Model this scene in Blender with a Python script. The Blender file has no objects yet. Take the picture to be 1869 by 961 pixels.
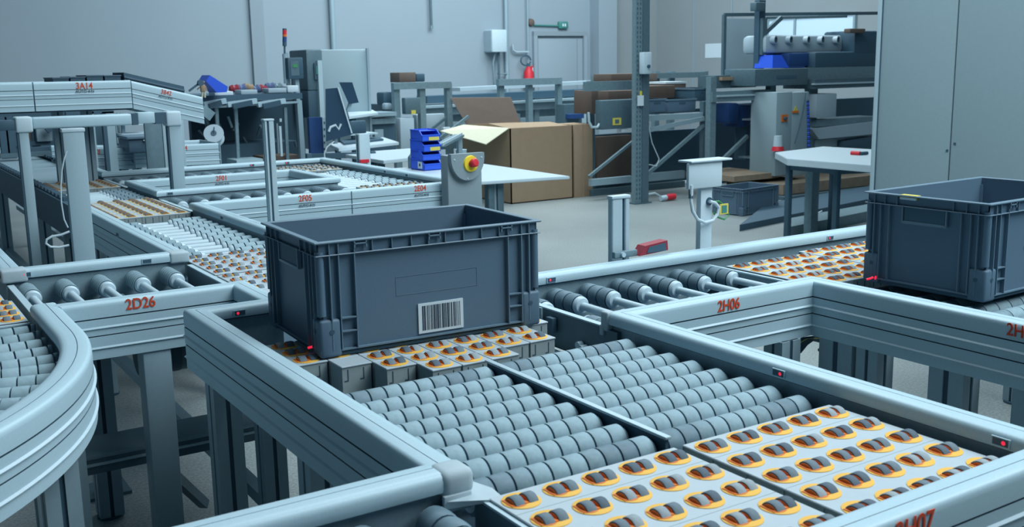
import bpy, bmesh, math, random
from mathutils import Vector, Matrix
random.seed(4)
PI = math.pi
C = bpy.context.scene.collection
S = bpy.context.scene

# ------------------------------------------------------------------ camera, light, exposure
CAMPOS = Vector((-.871, -2.1927, 1.52))
YAW, PITCH, ROLL, FPX = .5697, .1866, -.0176, 1899.36
fw = Vector((math.cos(PITCH)*math.sin(YAW), math.cos(PITCH)*math.cos(YAW), -math.sin(PITCH)))
r0 = Vector((math.cos(YAW), -math.sin(YAW), 0)); u0 = r0.cross(fw)
cr, sr = math.cos(ROLL), math.sin(ROLL)
RT = cr*r0+sr*u0; UP = -sr*r0+cr*u0
cam = bpy.data.cameras.new('camera'); co = bpy.data.objects.new('camera', cam); C.objects.link(co)
cam.sensor_width = 36; cam.lens = FPX/1869*36; cam.clip_start = .05; cam.clip_end = 200
m = Matrix((RT, UP, -fw)).transposed().to_4x4(); m.translation = CAMPOS; co.matrix_world = m
cam.dof.use_dof = True; cam.dof.focus_distance = 3.2; cam.dof.aperture_fstop = 9
S.camera = co
S.view_settings.view_transform = 'Standard'; S.view_settings.look = 'None'
S.view_settings.gamma = 1; S.view_settings.use_curve_mapping = False
S.view_settings.exposure = -0.12

W = bpy.data.worlds.new('world'); S.world = W; W.use_nodes = True
W.node_tree.nodes['Background'].inputs[0].default_value = (.55, .81, .97, 1)
W.node_tree.nodes['Background'].inputs[1].default_value = .36


def area(name, loc, size, power, target, col=(.88, .97, 1), sy=None):
    l = bpy.data.lights.new(name, 'AREA'); l.shape = 'RECTANGLE'; l.size = size; l.size_y = sy or size
    l.energy = power; l.color = col
    o = bpy.data.objects.new(name, l); C.objects.link(o); o.location = loc
    o.rotation_euler = (Vector(target)-Vector(loc)).to_track_quat('-Z', 'Y').to_euler()
    return o


area('ceiling_lamp_near', (2.6, -1.8, 4.6), 3.0, 335, (1.0, 0.5, .8), sy=4)
area('ceiling_lamp_middle', (3.4, 3.6, 5.6), 6.0, 330, (3, 4.4, .5), sy=3)
area('ceiling_lamp_far', (7.5, 9.0, 5.8), 7.0, 800, (7.5, 11.5, .8), sy=4)


def at(px, py, X=None, Y=None, Z=None):
    "point of the world seen at that spot of the photograph, on the plane X, Y or Z"
    d = fw + RT*(px-934.5)/FPX + UP*(480.5-py)/FPX
    if X is not None: t = (X-CAMPOS.x)/d.x
    elif Y is not None: t = (Y-CAMPOS.y)/d.y
    else: t = (Z-CAMPOS.z)/d.z
    return CAMPOS + d*t


# ------------------------------------------------------------------ materials
def lin(c):
    c /= 255
    return c/12.92 if c <= .04045 else ((c+.055)/1.055)**2.4


def mat(name, rgb, rough=.5, metal=0.0, noise=0.0, scale=40, emit=0, bump=0.0, spec=.4, k=1.0):
    m = bpy.data.materials.new(name); m.use_nodes = True
    nt = m.node_tree; b = nt.nodes['Principled BSDF']
    col = [min(1, lin(v)*k) for v in rgb]+[1]
    b.inputs['Base Color'].default_value = col
    b.inputs['Roughness'].default_value = rough; b.inputs['Metallic'].default_value = metal
    b.inputs['Specular IOR Level'].default_value = spec
    if noise or bump:
        tc = nt.nodes.new('ShaderNodeTexCoord'); n = nt.nodes.new('ShaderNodeTexNoise')
        n.inputs['Scale'].default_value = scale; n.inputs['Detail'].default_value = 5
        nt.links.new(tc.outputs['Object'], n.inputs['Vector'])
        if noise:
            r = nt.nodes.new('ShaderNodeMapRange'); r.inputs[1].default_value = .25; r.inputs[2].default_value = .75
            r.inputs[3].default_value = 1-noise; r.inputs[4].default_value = 1+noise
            mx = nt.nodes.new('ShaderNodeVectorMath'); mx.operation = 'SCALE'; mx.inputs[0].default_value = col[:3]
            nt.links.new(n.outputs['Fac'], r.inputs[0]); nt.links.new(r.outputs[0], mx.inputs['Scale'])
            nt.links.new(mx.outputs[0], b.inputs['Base Color'])
        if bump:
            bp = nt.nodes.new('ShaderNodeBump'); bp.inputs['Strength'].default_value = bump; bp.inputs['Distance'].default_value = .002
            nt.links.new(n.outputs['Fac'], bp.inputs['Height']); nt.links.new(bp.outputs[0], b.inputs['Normal'])
    if emit:
        b.inputs['Emission Color'].default_value = col; b.inputs['Emission Strength'].default_value = emit
    return m


M = dict(
    alu=mat('anodised_aluminium', (168, 197, 210), .45, .05, .04, 220, bump=.05),
    alu_d=mat('aluminium_shade_and_end_plate', (128, 155, 168), .5, .2, .07, 120),  # darker aluminium: shadow of the recessed rail wall put into colour, also rail ends
    groove=mat('groove_shadow_gap', (52, 80, 98), .7),
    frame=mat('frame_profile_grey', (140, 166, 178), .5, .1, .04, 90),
    frame_l=mat('frame_profile_light', (172, 197, 208), .5, .1, .03, 90),
    steel=mat('zinc_steel', (118, 145, 156), .45, .3, .12, 30),
    steel_d=mat('dark_steel', (84, 110, 122), .5, .2, .1, 30),
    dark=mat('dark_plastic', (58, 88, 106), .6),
    black=mat('black_plastic', (54, 84, 102), .55),
    plate=mat('white_module_plate', (168, 184, 194), .5, 0, .03, 50),
    cell=mat('module_cell_side', (140, 156, 160), .8, 0, .06, 60),
    yellow=mat('yellow_disc', (226, 176, 72), .6),
    orange=mat('orange_hub', (212, 112, 42), .6),
    wheel=mat('grey_wheel_tread', (98, 116, 128), .7, 0, .2, 60, bump=.3),
    wheel2=mat('light_grey_wheel_tread', (138, 152, 160), .7, 0, .18, 60, bump=.3),
    wheel3=mat('dark_grey_wheel_tread', (76, 94, 108), .7, 0, .18, 60, bump=.3),
    rub=mat('grey_roller_sleeve', (132, 160, 172), .65, 0, .1, 90, bump=.2),
    rub2=mat('worn_grey_roller_sleeve', (116, 142, 154), .65, 0, .14, 90, bump=.2),
    rub_d=mat('dark_roller_sleeve', (98, 124, 138), .6, 0, .15, 60, bump=.2),
    tube=mat('white_roller_tube', (174, 198, 210), .4, 0, .04, 60),
    crate=mat('blue_grey_crate_plastic', (84, 110, 130), .5, 0, .04, 300, bump=.08),
    crate_r=mat('crate_rim_plastic', (98, 124, 142), .4, 0, .04, 300),
    white=mat('white_paint', (180, 203, 214), .5, 0, .02, 30),
    label=mat('white_label_paper', (196, 214, 224), .6),
    ink=mat('label_ink', (44, 62, 78), .6),
    red=mat('red_plastic', (204, 44, 60), .45), red_d=mat('dark_red_plastic', (140, 46, 62), .5),
    redl=mat('red_sensor_light', (240, 40, 70), .4, emit=1.0),
    redtext=mat('red_lettering', (206, 74, 44), .6),
    wall=mat('pale_painted_wall', (138, 156, 168), .9, 0, .02, 1.3),
    wall2=mat('warm_grey_wall_panel', (138, 150, 156), .9, 0, .03, 1.3),
    wall_d=mat('wall_shade_band_and_door_head', (130, 147, 158), .9, 0, .02, 1.3),
    card=mat('brown_cardboard', (148, 130, 108), .85, 0, .05, 18),
    card_l=mat('pale_cardboard_flap', (190, 192, 172), .85, 0, .03, 18),
    card_d=mat('dark_brown_cardboard', (98, 88, 82), .85, 0, .05, 18),
    cab=mat('grey_cabinet_paint', (140, 164, 174), .6, 0, .03, 60),
    blue=mat('blue_bin_plastic', (44, 92, 220), .4),
    blue_d=mat('dark_blue_panel', (34, 70, 122), .5),
    table=mat('white_table_top', (186, 206, 216), .4, 0, .02, 8),
    yel=mat('yellow_plastic', (236, 214, 60), .45),
    yl=mat('yellow_sticker', (200, 192, 90), .6),
    green=mat('green_wire', (60, 140, 90), .5),
    exitg=mat('green_exit_sign', (62, 128, 124), .6),
    cable=mat('white_cable', (186, 206, 216), .5),
    hood=mat('pale_machine_cover', (158, 180, 192), .5, 0, .04, 4),
    cap=mat('grey_corner_tape', (164, 184, 194), .6, 0, .03, 60),
    wall_l=mat('blue_grey_wall_paint', (84, 112, 128), .9),
    brown=mat('brown_hub', (146, 112, 76), .6),
    yellow_d=mat('dull_yellow_disc', (204, 182, 124), .6),
    bag_b=mat('muted_blue_bag', (88, 108, 146), .7),
    screen=mat('dark_screen', (40, 66, 88), .3),
    wood=mat('pallet_wood', (138, 126, 110), .8, 0, .15, 12),
    glass=mat('bright_window_pane', (178, 205, 222), .3, emit=.35),
    estop=mat('speckled_grey_sheet_steel', (132, 152, 162), .6, 0, .1, 300),
    post=mat('grey_column_paint', (144, 170, 182), .6, 0, .04, 200),
)
# floor: speckled pale concrete with soft worn patches
fm = mat('polished_concrete_floor', (150, 166, 172), .42, spec=.45)
nt = fm.node_tree; b = nt.nodes['Principled BSDF']
tc = nt.nodes.new('ShaderNodeTexCoord')
n1 = nt.nodes.new('ShaderNodeTexNoise'); n1.inputs['Scale'].default_value = .8; n1.inputs['Detail'].default_value = 6
n2 = nt.nodes.new('ShaderNodeTexNoise'); n2.inputs['Scale'].default_value = 90; n2.inputs['Detail'].default_value = 3
for n in (n1, n2): nt.links.new(tc.outputs['Object'], n.inputs['Vector'])
mm = nt.nodes.new('ShaderNodeMath'); mm.operation = 'MULTIPLY_ADD'; mm.inputs[1].default_value = .6
nt.links.new(n1.outputs['Fac'], mm.inputs[0]); nt.links.new(n2.outputs['Fac'], mm.inputs[2])
rp = nt.nodes.new('ShaderNodeMapRange'); rp.inputs[1].default_value = .6; rp.inputs[2].default_value = 1.0
rp.inputs[3].default_value = .70; rp.inputs[4].default_value = 1.22; nt.links.new(mm.outputs[0], rp.inputs[0])
mx = nt.nodes.new('ShaderNodeVectorMath'); mx.operation = 'SCALE'; mx.inputs[0].default_value = [lin(v) for v in (138, 150, 152)]
nt.links.new(rp.outputs[0], mx.inputs['Scale']); nt.links.new(mx.outputs[0], b.inputs['Base Color'])
M['floor'] = fm


# ------------------------------------------------------------------ helpers
SPLIT = {'brace', 'bolted_bracket', 'clear_guard', 'side_panel', 'back_panel', 'lower_body', 'stretcher', 'upright', 'crossbar', 'shelf_board', 'linkage_bar', 'frame', 'bottom_beam', 'top_rail', 'guard_frame',
         'front_recess', 'edge_profile', 'shelf_beam', 'cross_tray', 'dark_hood', 'air_line', 'blue_cover', 'belt_side', 'boards', 'shelf', 'lower_shelf', 'post', 'support'}


class MB:
    def __init__(s): s.bm = bmesh.new(); s.mats = []

    def mi(s, m):
        if m not in s.mats: s.mats.append(m)
        return s.mats.index(m)

    def face(s, vs, m, smooth=False):
        try: f = s.bm.faces.new(vs)
        except ValueError: return None
        f.material_index = s.mi(m); f.smooth = smooth
        return f

    def hexa(s, p, m):
        v = [s.bm.verts.new(q) for q in p]
        for f in ((0, 3, 2, 1), (4, 5, 6, 7), (0, 1, 5, 4), (1, 2, 6, 5), (2, 3, 7, 6), (3, 0, 4, 7)): s.face([v[i] for i in f], m)
        return s

    def box(s, x0, x1, y0, y1, z0, z1, m):
        x0, x1 = min(x0, x1), max(x0, x1); y0, y1 = min(y0, y1), max(y0, y1); z0, z1 = min(z0, z1), max(z0, z1)
        return s.hexa([(x0, y0, z0), (x1, y0, z0), (x1, y1, z0), (x0, y1, z0), (x0, y0, z1), (x1, y0, z1), (x1, y1, z1), (x0, y1, z1)], m)

    def bbox(s, x0, x1, y0, y1, z0, z1, m, b=.003, seg=2):
        t = MB(); t.box(x0, x1, y0, y1, z0, z1, m)
        bmesh.ops.bevel(t.bm, geom=t.bm.edges[:], offset=b, segments=seg, affect='EDGES', profile=.5)
        s.merge(t, m); return s

    def merge(s, t, m):
        mp = {v: s.bm.verts.new(v.co) for v in t.bm.verts}
        for f in t.bm.faces: s.face([mp[v] for v in f.verts], t.mats[f.material_index] if t.mats else m, f.smooth)
        t.bm.free()

    def bar(s, p, q, w, h, m, up=(0, 0, 1)):
        p, q = Vector(p), Vector(q); d = (q-p).normalized(); up = Vector(up)
        if abs(d.dot(up)) > .99: up = Vector((1, 0, 0))
        a = d.cross(up).normalized()*w/2; c = a.cross(d).normalized()*h/2
        s.hexa([p-a-c, p+a-c, q+a-c, q-a-c, p-a+c, p+a+c, q+a+c, q-a+c], m); return s

    def lathe(s, prof, p, d, m, n=20, ms=None, smooth=True):
        "prof: (t, r) along axis d from p; ms: material per step"
        p, d = Vector(p), Vector(d).normalized()
        a = d.orthogonal().normalized(); c = d.cross(a); rings = []
        for t, r in prof:
            if r <= 1e-6: rings.append([s.bm.verts.new(p+d*t)])
            else: rings.append([s.bm.verts.new(p+d*t+(a*math.cos(2*PI*i/n)+c*math.sin(2*PI*i/n))*r) for i in range(n)])
        for k in range(len(rings)-1):
            A, B = rings[k], rings[k+1]; mk = ms[k] if ms else m
            for i in range(n):
                j = (i+1) % n
                if len(A) == 1 and len(B) == 1: continue
                if len(A) == 1: s.face([A[0], B[j], B[i]], mk)
                elif len(B) == 1: s.face([A[i], A[j], B[0]], mk)
                else: s.face([A[i], A[j], B[j], B[i]], mk, smooth and abs(prof[k][0]-prof[k+1][0]) > 1e-4)
        return s

    def cyl(s, p, q, r, m, n=14):
        p, q = Vector(p), Vector(q); L = (q-p).length
        return s.lathe([(0, 0), (0, r), (L, r), (L, 0)], p, q-p, m, n)

    def tube(s, pts, r, m, n=8):
        pts = [Vector(p) for p in pts]; rings = []; a = None
        for i, p in enumerate(pts):
            d = (pts[min(i+1, len(pts)-1)]-pts[max(i-1, 0)]).normalized()
            a = d.orthogonal().normalized() if a is None else (a-d*a.dot(d)).normalized()
            c = d.cross(a)
            rings.append([s.bm.verts.new(p+(a*math.cos(2*PI*k/n)+c*math.sin(2*PI*k/n))*r) for k in range(n)])
        for A, B in zip(rings, rings[1:]):
            for k in range(n): s.face([A[k], A[(k+1) % n], B[(k+1) % n], B[k]], m, True)
        s.face(rings[0][::-1], m); s.face(rings[-1], m); return s

    def prism(s, poly, ax, a0, a1, m):
        "poly of 2-D points in the other two axes"
        def P(u, v, w): return {'x': (w, u, v), 'y': (u, w, v), 'z': (u, v, w)}[ax]
        A = [s.bm.verts.new(P(u, v, a0)) for u, v in poly]; B = [s.bm.verts.new(P(u, v, a1)) for u, v in poly]
        n = len(poly)
        for i in range(n): s.face([A[i], A[(i+1) % n], B[(i+1) % n], B[i]], m)
        s.face(A[::-1], m); s.face(B, m); return s

    def islands(s):
        seen = set(); out = []
        for v in s.bm.verts:
            if v in seen: continue
            st = [v]; comp = []; seen.add(v)
            while st:
                a = st.pop(); comp.append(a)
                for e in a.link_edges:
                    b = e.other_vert(a)
                    if b not in seen: seen.add(b); st.append(b)
            out.append(comp)
        return out

    def build(s, name, parent=None, local=False):
        if name in SPLIT and parent is not None:
            isl = s.islands()
            if 1 < len(isl) < 40:
                o = None
                for comp in isl:
                    t = MB(); t.mats = list(s.mats); mp = {v: t.bm.verts.new(v.co) for v in comp}
                    for f in {f for v in comp for f in v.link_faces}:
                        g = t.bm.faces.new([mp[v] for v in f.verts]); g.material_index = f.material_index; g.smooth = f.smooth
                    o = t.build2(name, parent, local)
                s.bm.free(); return o
        return s.build2(name, parent, local)

    def build2(s, name, parent=None, local=False):
        bmesh.ops.recalc_face_normals(s.bm, faces=s.bm.faces[:])
        me = bpy.data.meshes.new(name)
        if parent is not None and not local:
            bmesh.ops.transform(s.bm, matrix=parent_world(parent).inverted(), verts=s.bm.verts[:])
        elif parent is None and not local and s.bm.verts:
            xs = [v.co for v in s.bm.verts]
            c = Vector((sum(v.x for v in xs)/len(xs), sum(v.y for v in xs)/len(xs), min(v.z for v in xs)))
            bmesh.ops.translate(s.bm, vec=-c, verts=s.bm.verts[:])
        s.bm.to_mesh(me); s.bm.free(); me.set_sharp_from_angle(angle=.6)
        for k in s.mats: me.materials.append(k)
        o = bpy.data.objects.new(name, me); C.objects.link(o)
        if parent is not None: o.parent = parent
        elif not local: o.location = c
        return o


def parent_world(o):
    m = o.matrix_basis.copy(); p = o.parent
    while p: m = p.matrix_basis @ m; p = p.parent
    return m


def tag(o, label, cat, group=None, kind=None):
    o['label'] = label; o['category'] = cat
    if group: o['group'] = group
    if kind: o['kind'] = kind
    return o


def thing(name, label, cat, loc=(0, 0, 0), rz=0, group=None):
    o = bpy.data.objects.new(name, None); C.objects.link(o); o.empty_display_size = .1
    o.location = loc; o.rotation_euler = (0, 0, rz)
    return tag(o, label, cat, group)


def struct(name, mb):
    o = mb.build(name); o['kind'] = 'structure'; return o


def dup(root, loc=None, rz=None, label=None, group=None):
    r = root.copy(); C.objects.link(r)
    if loc is not None: r.location = loc
    if rz is not None: r.rotation_euler = (0, 0, rz)
    if label: r['label'] = label
    if group: r['group'] = group
    for ch in list(root.children):
        c = ch.copy(); C.objects.link(c); c.parent = r
        for g in list(ch.children):
            d = g.copy(); C.objects.link(d); d.parent = c
    return r


def inst(mesh, name, parent, loc, rz=0):
    o = bpy.data.objects.new(name, mesh); C.objects.link(o); o.parent = parent
    o.location = Vector(loc)-Vector(parent.location) if parent else loc; o.rotation_euler = (0, 0, rz); return o


def textmesh(s, size, m, depth=.0006):
    c = bpy.data.curves.new('lettering', 'FONT'); c.body = s; c.size = size; c.align_x = 'CENTER'; c.align_y = 'CENTER'; c.extrude = depth; c.offset = size*.012
    o = bpy.data.objects.new('lettering', c); C.objects.link(o)
    dg = bpy.context.evaluated_depsgraph_get(); me = bpy.data.meshes.new_from_object(o.evaluated_get(dg))
    bpy.data.objects.remove(o); me.materials.clear(); me.materials.append(m); return me


def lettering(s, size, m, loc, rot, parent, sx=1.0, name='lettering'):
    o = bpy.data.objects.new(name, textmesh(s, size, m)); C.objects.link(o); o.parent = parent
    o.location = Vector(loc)-Vector(parent.location); o.rotation_euler = rot; o.scale = (sx, 1, 1); return o


# ------------------------------------------------------------------ room
MBx = MB(); MBx.box(-5.2, 13.2, -7.2, 14.2, -.1, 0, M['floor']); struct('floor', MBx)
MBx = MB(); MBx.box(-5.2, 11.35, 14, 14.2, 0, 6, M['wall']); MBx.box(11.75, 13.2, 14, 14.2, 0, 6, M['wall2']); struct('wall_back', MBx)
MBx = MB(); MBx.box(11.35, 11.78, 13.72, 14.2, 0, 6, M['wall']); struct('trim_1', MBx)
MBx = MB(); MBx.box(4.72, 4.93, 13.93, 14.0, 0, 6, M['wall_d']); struct('trim_2', MBx)  # darker strip puts the soft shading band of the wall into colour
MBx = MB(); MBx.box(13, 13.2, -7, 14, 0, 6, M['wall2']); struct('wall_right', MBx)
MBx = MB(); MBx.box(-5.2, -.6, -7.2, 14.2, 6, 6.2, M['wall_l']); struct('ceiling_light_block', MBx)  # partial unseen slab, added to darken light from the upper left
MBx = MB(); MBx.box(-5.2, -5, -7, 14, 0, 6, M['wall_l']); struct('wall_left_light_block', MBx)  # unseen wall, added to block ambient light from the left
MBx = MB(); MBx.box(-5.2, 13.2, -7.2, -7, 0, 6, M['wall_l']); struct('wall_front_light_block', MBx)  # unseen wall behind the camera, added to lower the ambient light
for k, y in enumerate((11.9, 12.9)):
    MBx = MB(); MBx.box(12.975, 13, y, y+.03, 0, 6, M['wall']); struct('trim_%d' % (k+3), MBx)
# door in the back wall: frame, leaf, closer
MBx = MB(); MBx.box(10.02, 10.10, 13.93, 14, 0, 2.07, M['wall']); MBx.box(11.16, 11.24, 13.93, 14, 0, 2.07, M['wall']); MBx.box(10.02, 11.24, 13.93, 14, 2.07, 2.15, M['wall_d'])
dr = struct('door_1', MBx)
MBx = MB(); MBx.bbox(10.13, 11.02, 13.965, 13.995, .02, 2.02, M['wall'], .004); MBx.box(11.03, 11.15, 13.97, 13.995, .02, 2.02, M['wall']); MBx.build('door_leaf', dr)
MBx = MB(); MBx.box(10.95, 10.97, 13.93, 13.965, 1.0, 1.02, M['black']); MBx.cyl((10.82, 13.93, 1.01), (10.97, 13.93, 1.01), .012, M['black']); MBx.build('door_handle', dr)

# ------------------------------------------------------------------ conveyor rails
TOPZ = .903
# (u/width, z, material of the strip that follows); u 0 = inner face, 1 = outer face
PROF = [(.22, .742, 'alu_d'), (.22, .868, 'groove'), (.02, .874, 'alu'), (0, .880, 'alu'), (0, .892, 'alu'), (.06, .899, 'alu'), (.16, .9025, 'alu'), (.30, .903, 'alu'), (.55, .903, 'groove'),  # first strip: recessed inner wall, coloured darker for its shadow
        (.56, .9018, 'groove'), (.575, .903, 'alu'), (.86, .9028, 'alu'), (.94, .9005, 'alu'), (.985, .896, 'alu'), (1, .889, 'alu'), (1, .8585, 'groove'), (.93, .858, 'groove'), (.93, .8555, 'groove'),
        (1, .855, 'alu'), (1, .8345, 'tube'), (1.07, .8305, 'alu'), (1.07, .829, 'groove'), (1, .8285, 'alu'), (1, .8095, 'groove'), (.93, .809, 'groove'), (.93, .807, 'groove'),  # ridge bevels lighter, undercuts dark: light and shade put into the strips
        (1, .8065, 'alu'), (1, .7775, 'tube'), (1.07, .7735, 'alu'), (1.07, .772, 'groove'), (1, .7715, 'alu'), (1, .742, 'alu')]


def sweep(paths, closed_ends=True, dz=0):
    "paths: list of stations; each station a function u->(x,y)"
    mb = MB(); rings = []
    for f in paths:
        rings.append([mb.bm.verts.new((*f(u), z+(dz if not callable(dz) else 0))) for u, z, _ in PROF])
    n = len(PROF)
    for A, B in zip(rings, rings[1:]):
        for i in range(n): mb.face([A[i], A[(i+1) % n], B[(i+1) % n], B[i]], M[PROF[i][2]])
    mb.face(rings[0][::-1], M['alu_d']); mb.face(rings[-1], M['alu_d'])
    return mb


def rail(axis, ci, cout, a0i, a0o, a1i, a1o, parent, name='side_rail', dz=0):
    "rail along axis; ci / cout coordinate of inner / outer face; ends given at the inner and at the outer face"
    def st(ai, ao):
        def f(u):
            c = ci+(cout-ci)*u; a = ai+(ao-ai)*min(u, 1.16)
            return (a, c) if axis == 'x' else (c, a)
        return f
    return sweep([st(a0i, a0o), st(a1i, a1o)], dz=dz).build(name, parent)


def sensor(parent, p, face, lit=True):
    "small black window let into a rail; face = direction it looks"
    mb = MB(); x, y, z = p; z = min(z, .886)
    if face in 'xX':
        s = 1 if face == 'X' else -1; mb.box(x, x+s*.003, y-.017, y+.017, z-.008, z+.008, M['alu']); mb.box(x, x+s*.004, y-.014, y+.014, z-.006, z+.006, M['black'])
        if lit: mb.lathe([(0, 0), (.004, .0038), (.006, 0)], (x, y-.006, z), (s, 0, 0), M['redl'], 10)
    else:
        s = 1 if face == 'Y' else -1; mb.box(x-.017, x+.017, y, y+s*.003, z-.008, z+.008, M['alu']); mb.box(x-.014, x+.014, y, y+s*.004, z-.006, z+.006, M['black'])
        if lit: mb.lathe([(0, 0), (.004, .0038), (.006, 0)], (x-.006, y, z), (0, s, 0), M['redl'], 10)
    return mb.build('light_sensor', parent)


def leg(parent, x0, x1, y0, y1, z1=.742, z0=0, foot=True, m='frame', name='leg'):
    mb = MB(); mm = M[m]
    w, d = x1-x0, y1-y0
    mb.box(x0+.004, x1-.004, y0+.004, y1-.004, z0+.01, z1, M['groove'])
    for a, b2 in ((x0, x0+w*.42), (x1-w*.42, x1)):
        for c, e in ((y0, y0+d*.42), (y1-d*.42, y1)):
            mb.box(a, b2, c, e, z0+.01, z1, mm)
    mb.box(x0+w*.2, x1-w*.2, y0, y1, z0+.01, z1, mm) if w < .045 else None
    if foot: mb.lathe([(0, 0), (0, .045), (.008, .045), (.014, .02), (.03, .02), (.03, 0)], ((x0+x1)/2, (y0+y1)/2, z0), (0, 0, 1), M['black'])
    return mb.build(name, parent)


def solid_leg(parent, x0, x1, y0, y1, z1=.742, z0=0, m='post', name='leg'):
    mb = MB(); mb.bbox(x0, x1, y0, y1, z0+.006, z1, M[m], .006)
    mb.bbox(x0-.01, x1+.01, y0-.01, y1+.01, z0, z0+.012, M['black'], .004)
    return mb.build(name, parent)


# -------- rollers
def roller_long(L, R=.029, seg=.0385, worn=0):
    mb = MB(); prof = [(-.012, 0), (-.012, .012), (.003, .012), (.003, .022), (.006, R)]; ms = [M['tube'], M['tube'], M['tube'], M['rub_d']]
    n = max(1, round((L-.012)/seg)); w = (L-.012)/n; t = .006
    for i in range(n):
        mk = M['rub'] if (worn == 0 or random.random() > .4) else M['rub2' if random.random() > .3 else 'rub_d']
        prof += [(t+.0012, R-.0005), (t+.0025, R), (t+w-.0035, R), (t+w-.0022, R-.0006), (t+w-.002, R-.004), (t+w, R-.004)]
        ms += [mk, mk, mk, M['groove'], M['groove'], M['groove']]; t += w
    prof += [(L, .022), (L+.003, .012), (L+.012, .012), (L+.012, 0)]; ms += [M['tube']]*4
    mb.lathe(prof, (0, 0, 0), (1, 0, 0), None, 22, ms=ms[:len(prof)-1]); return mb


def roller_end(L, a, bq, segs, R, mr, rt=.0115, plain=False):
    "thin shaft of length L with ribbed sleeves of length a and bq at its two ends; axis +X from 0"
    mb = MB()
    def sleeve(t0, ln, sg, flip):
        prof = [(0, 0), (0, R*.93)]; ms = [M['tube']]; w = ln/sg; t = 0
        for i in range(sg):
            if plain: prof += [(t+.001, R-.001), (t+.0025, R), (t+w-.0035, R), (t+w-.0022, R-.001), (t+w-.002, R-.004), (t+w, R-.004)]; ms += [M[mr], M[mr], M[mr], M['groove'], M['groove'], M['groove']]
            else: prof += [(t+.001, R-.0026), (t+w*.18, R-.0006), (t+w*.5, R), (t+w*.8, R-.0006), (t+w-.0045, R-.0026), (t+w-.004, R-.007), (t+w, R-.007)]; ms += [M[mr]]*5+[M['groove']]*2
            t += w
        prof += [(ln, R*.88), (ln+.008, R*.86), (ln+.014, R*.72), (ln+.016, rt)]; ms += [M[mr], M['tube'], M['tube'], M['tube']]
        ms.append(M['tube'])
        if flip: mb.lathe(prof, (t0, 0, 0), (-1, 0, 0), None, 20, ms=ms[:len(prof)-1])
        else: mb.lathe(prof, (t0, 0, 0), (1, 0, 0), None, 20, ms=ms[:len(prof)-1])
    if a: sleeve(0, a, segs, False)
    if bq: sleeve(L, bq, segs, True)
    mb.cyl((0, 0, 0), (L, 0, 0), rt, M['tube'], 12)
    return mb


# -------- wheel sorter modules
def puck_meshes():
    out = []
    d = MB(); d.lathe([(0, 0), (0, .0315), (.0010, .0315), (.0014, .030), (.0014, 0)], (0, 0, 0), (0, 0, 1), M['yellow'], 26)
    d.box(-.0265, -.0215, -.015, .015, .0014, .0024, M['orange']); d.box(-.0025, .0035, -.016, .016, .0014, .003, M['orange'])
    d.lathe([(0, 0), (.0005, .017), (.001, 0)], (-.012, -.004, .0013), (0, 0, 1), M['orange'], 16)
    out.append(d.build('p', None, True))
    pale = MB(); pale.lathe([(0, 0), (0, .0315), (.0010, .0315), (.0014, .030), (.0014, 0)], (0, 0, 0), (0, 0, 1), M['plate'], 20)
    pale.box(-.0265, -.0205, -.013, .013, .0014, .005, M['orange']); pale.box(-.0025, .0035, -.013, .013, .0014, .006, M['yellow'])
    out.append(pale.build('p', None, True))
    for mt in ('wheel', 'wheel2', 'wheel3'):
        w = MB(); R = .0205
        w.lathe([(-.001, 0), (-.001, .008), (0, .009), (0, R*.84), (.001, R*.86), (.0012, R*.95), (.003, R), (.0165, R), (.0185, R*.95), (.0186, R*.82), (.0186, .008), (.0186, 0)],
                (0, 0, 0), (1, 0, 0), None, 24, ms=[M['orange']]*4+[M['dark']]+[M[mt]]*3+[M['dark']]+[M['orange']]*3)
        out.append(w.build('p', None, True))
    far = MB()  # puck for distant modules: one mesh
    far.lathe([(0, 0), (0, .031), (.001, .0315), (.0014, 0)], (0, 0, 0), (0, 0, 1), M['yellow_d'], 14)
    for x in (-.02, .006):
        far.lathe([(0, 0), (0, .0205), (.0165, .0205), (.0165, 0)], (x, 0, -.0095), (1, 0, 0), None, 14, ms=[M['brown'], M['wheel'], M['brown']])
    out.append(far.build('p', None, True))
    ms = [o.data for o in out]
    for o in out: bpy.data.objects.remove(o)
    return ms


PDISC, PPALE, PW1, PW2, PW3, PFAR = puck_meshes()
MODG = 'wheel sorter modules set into the conveyors'


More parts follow.
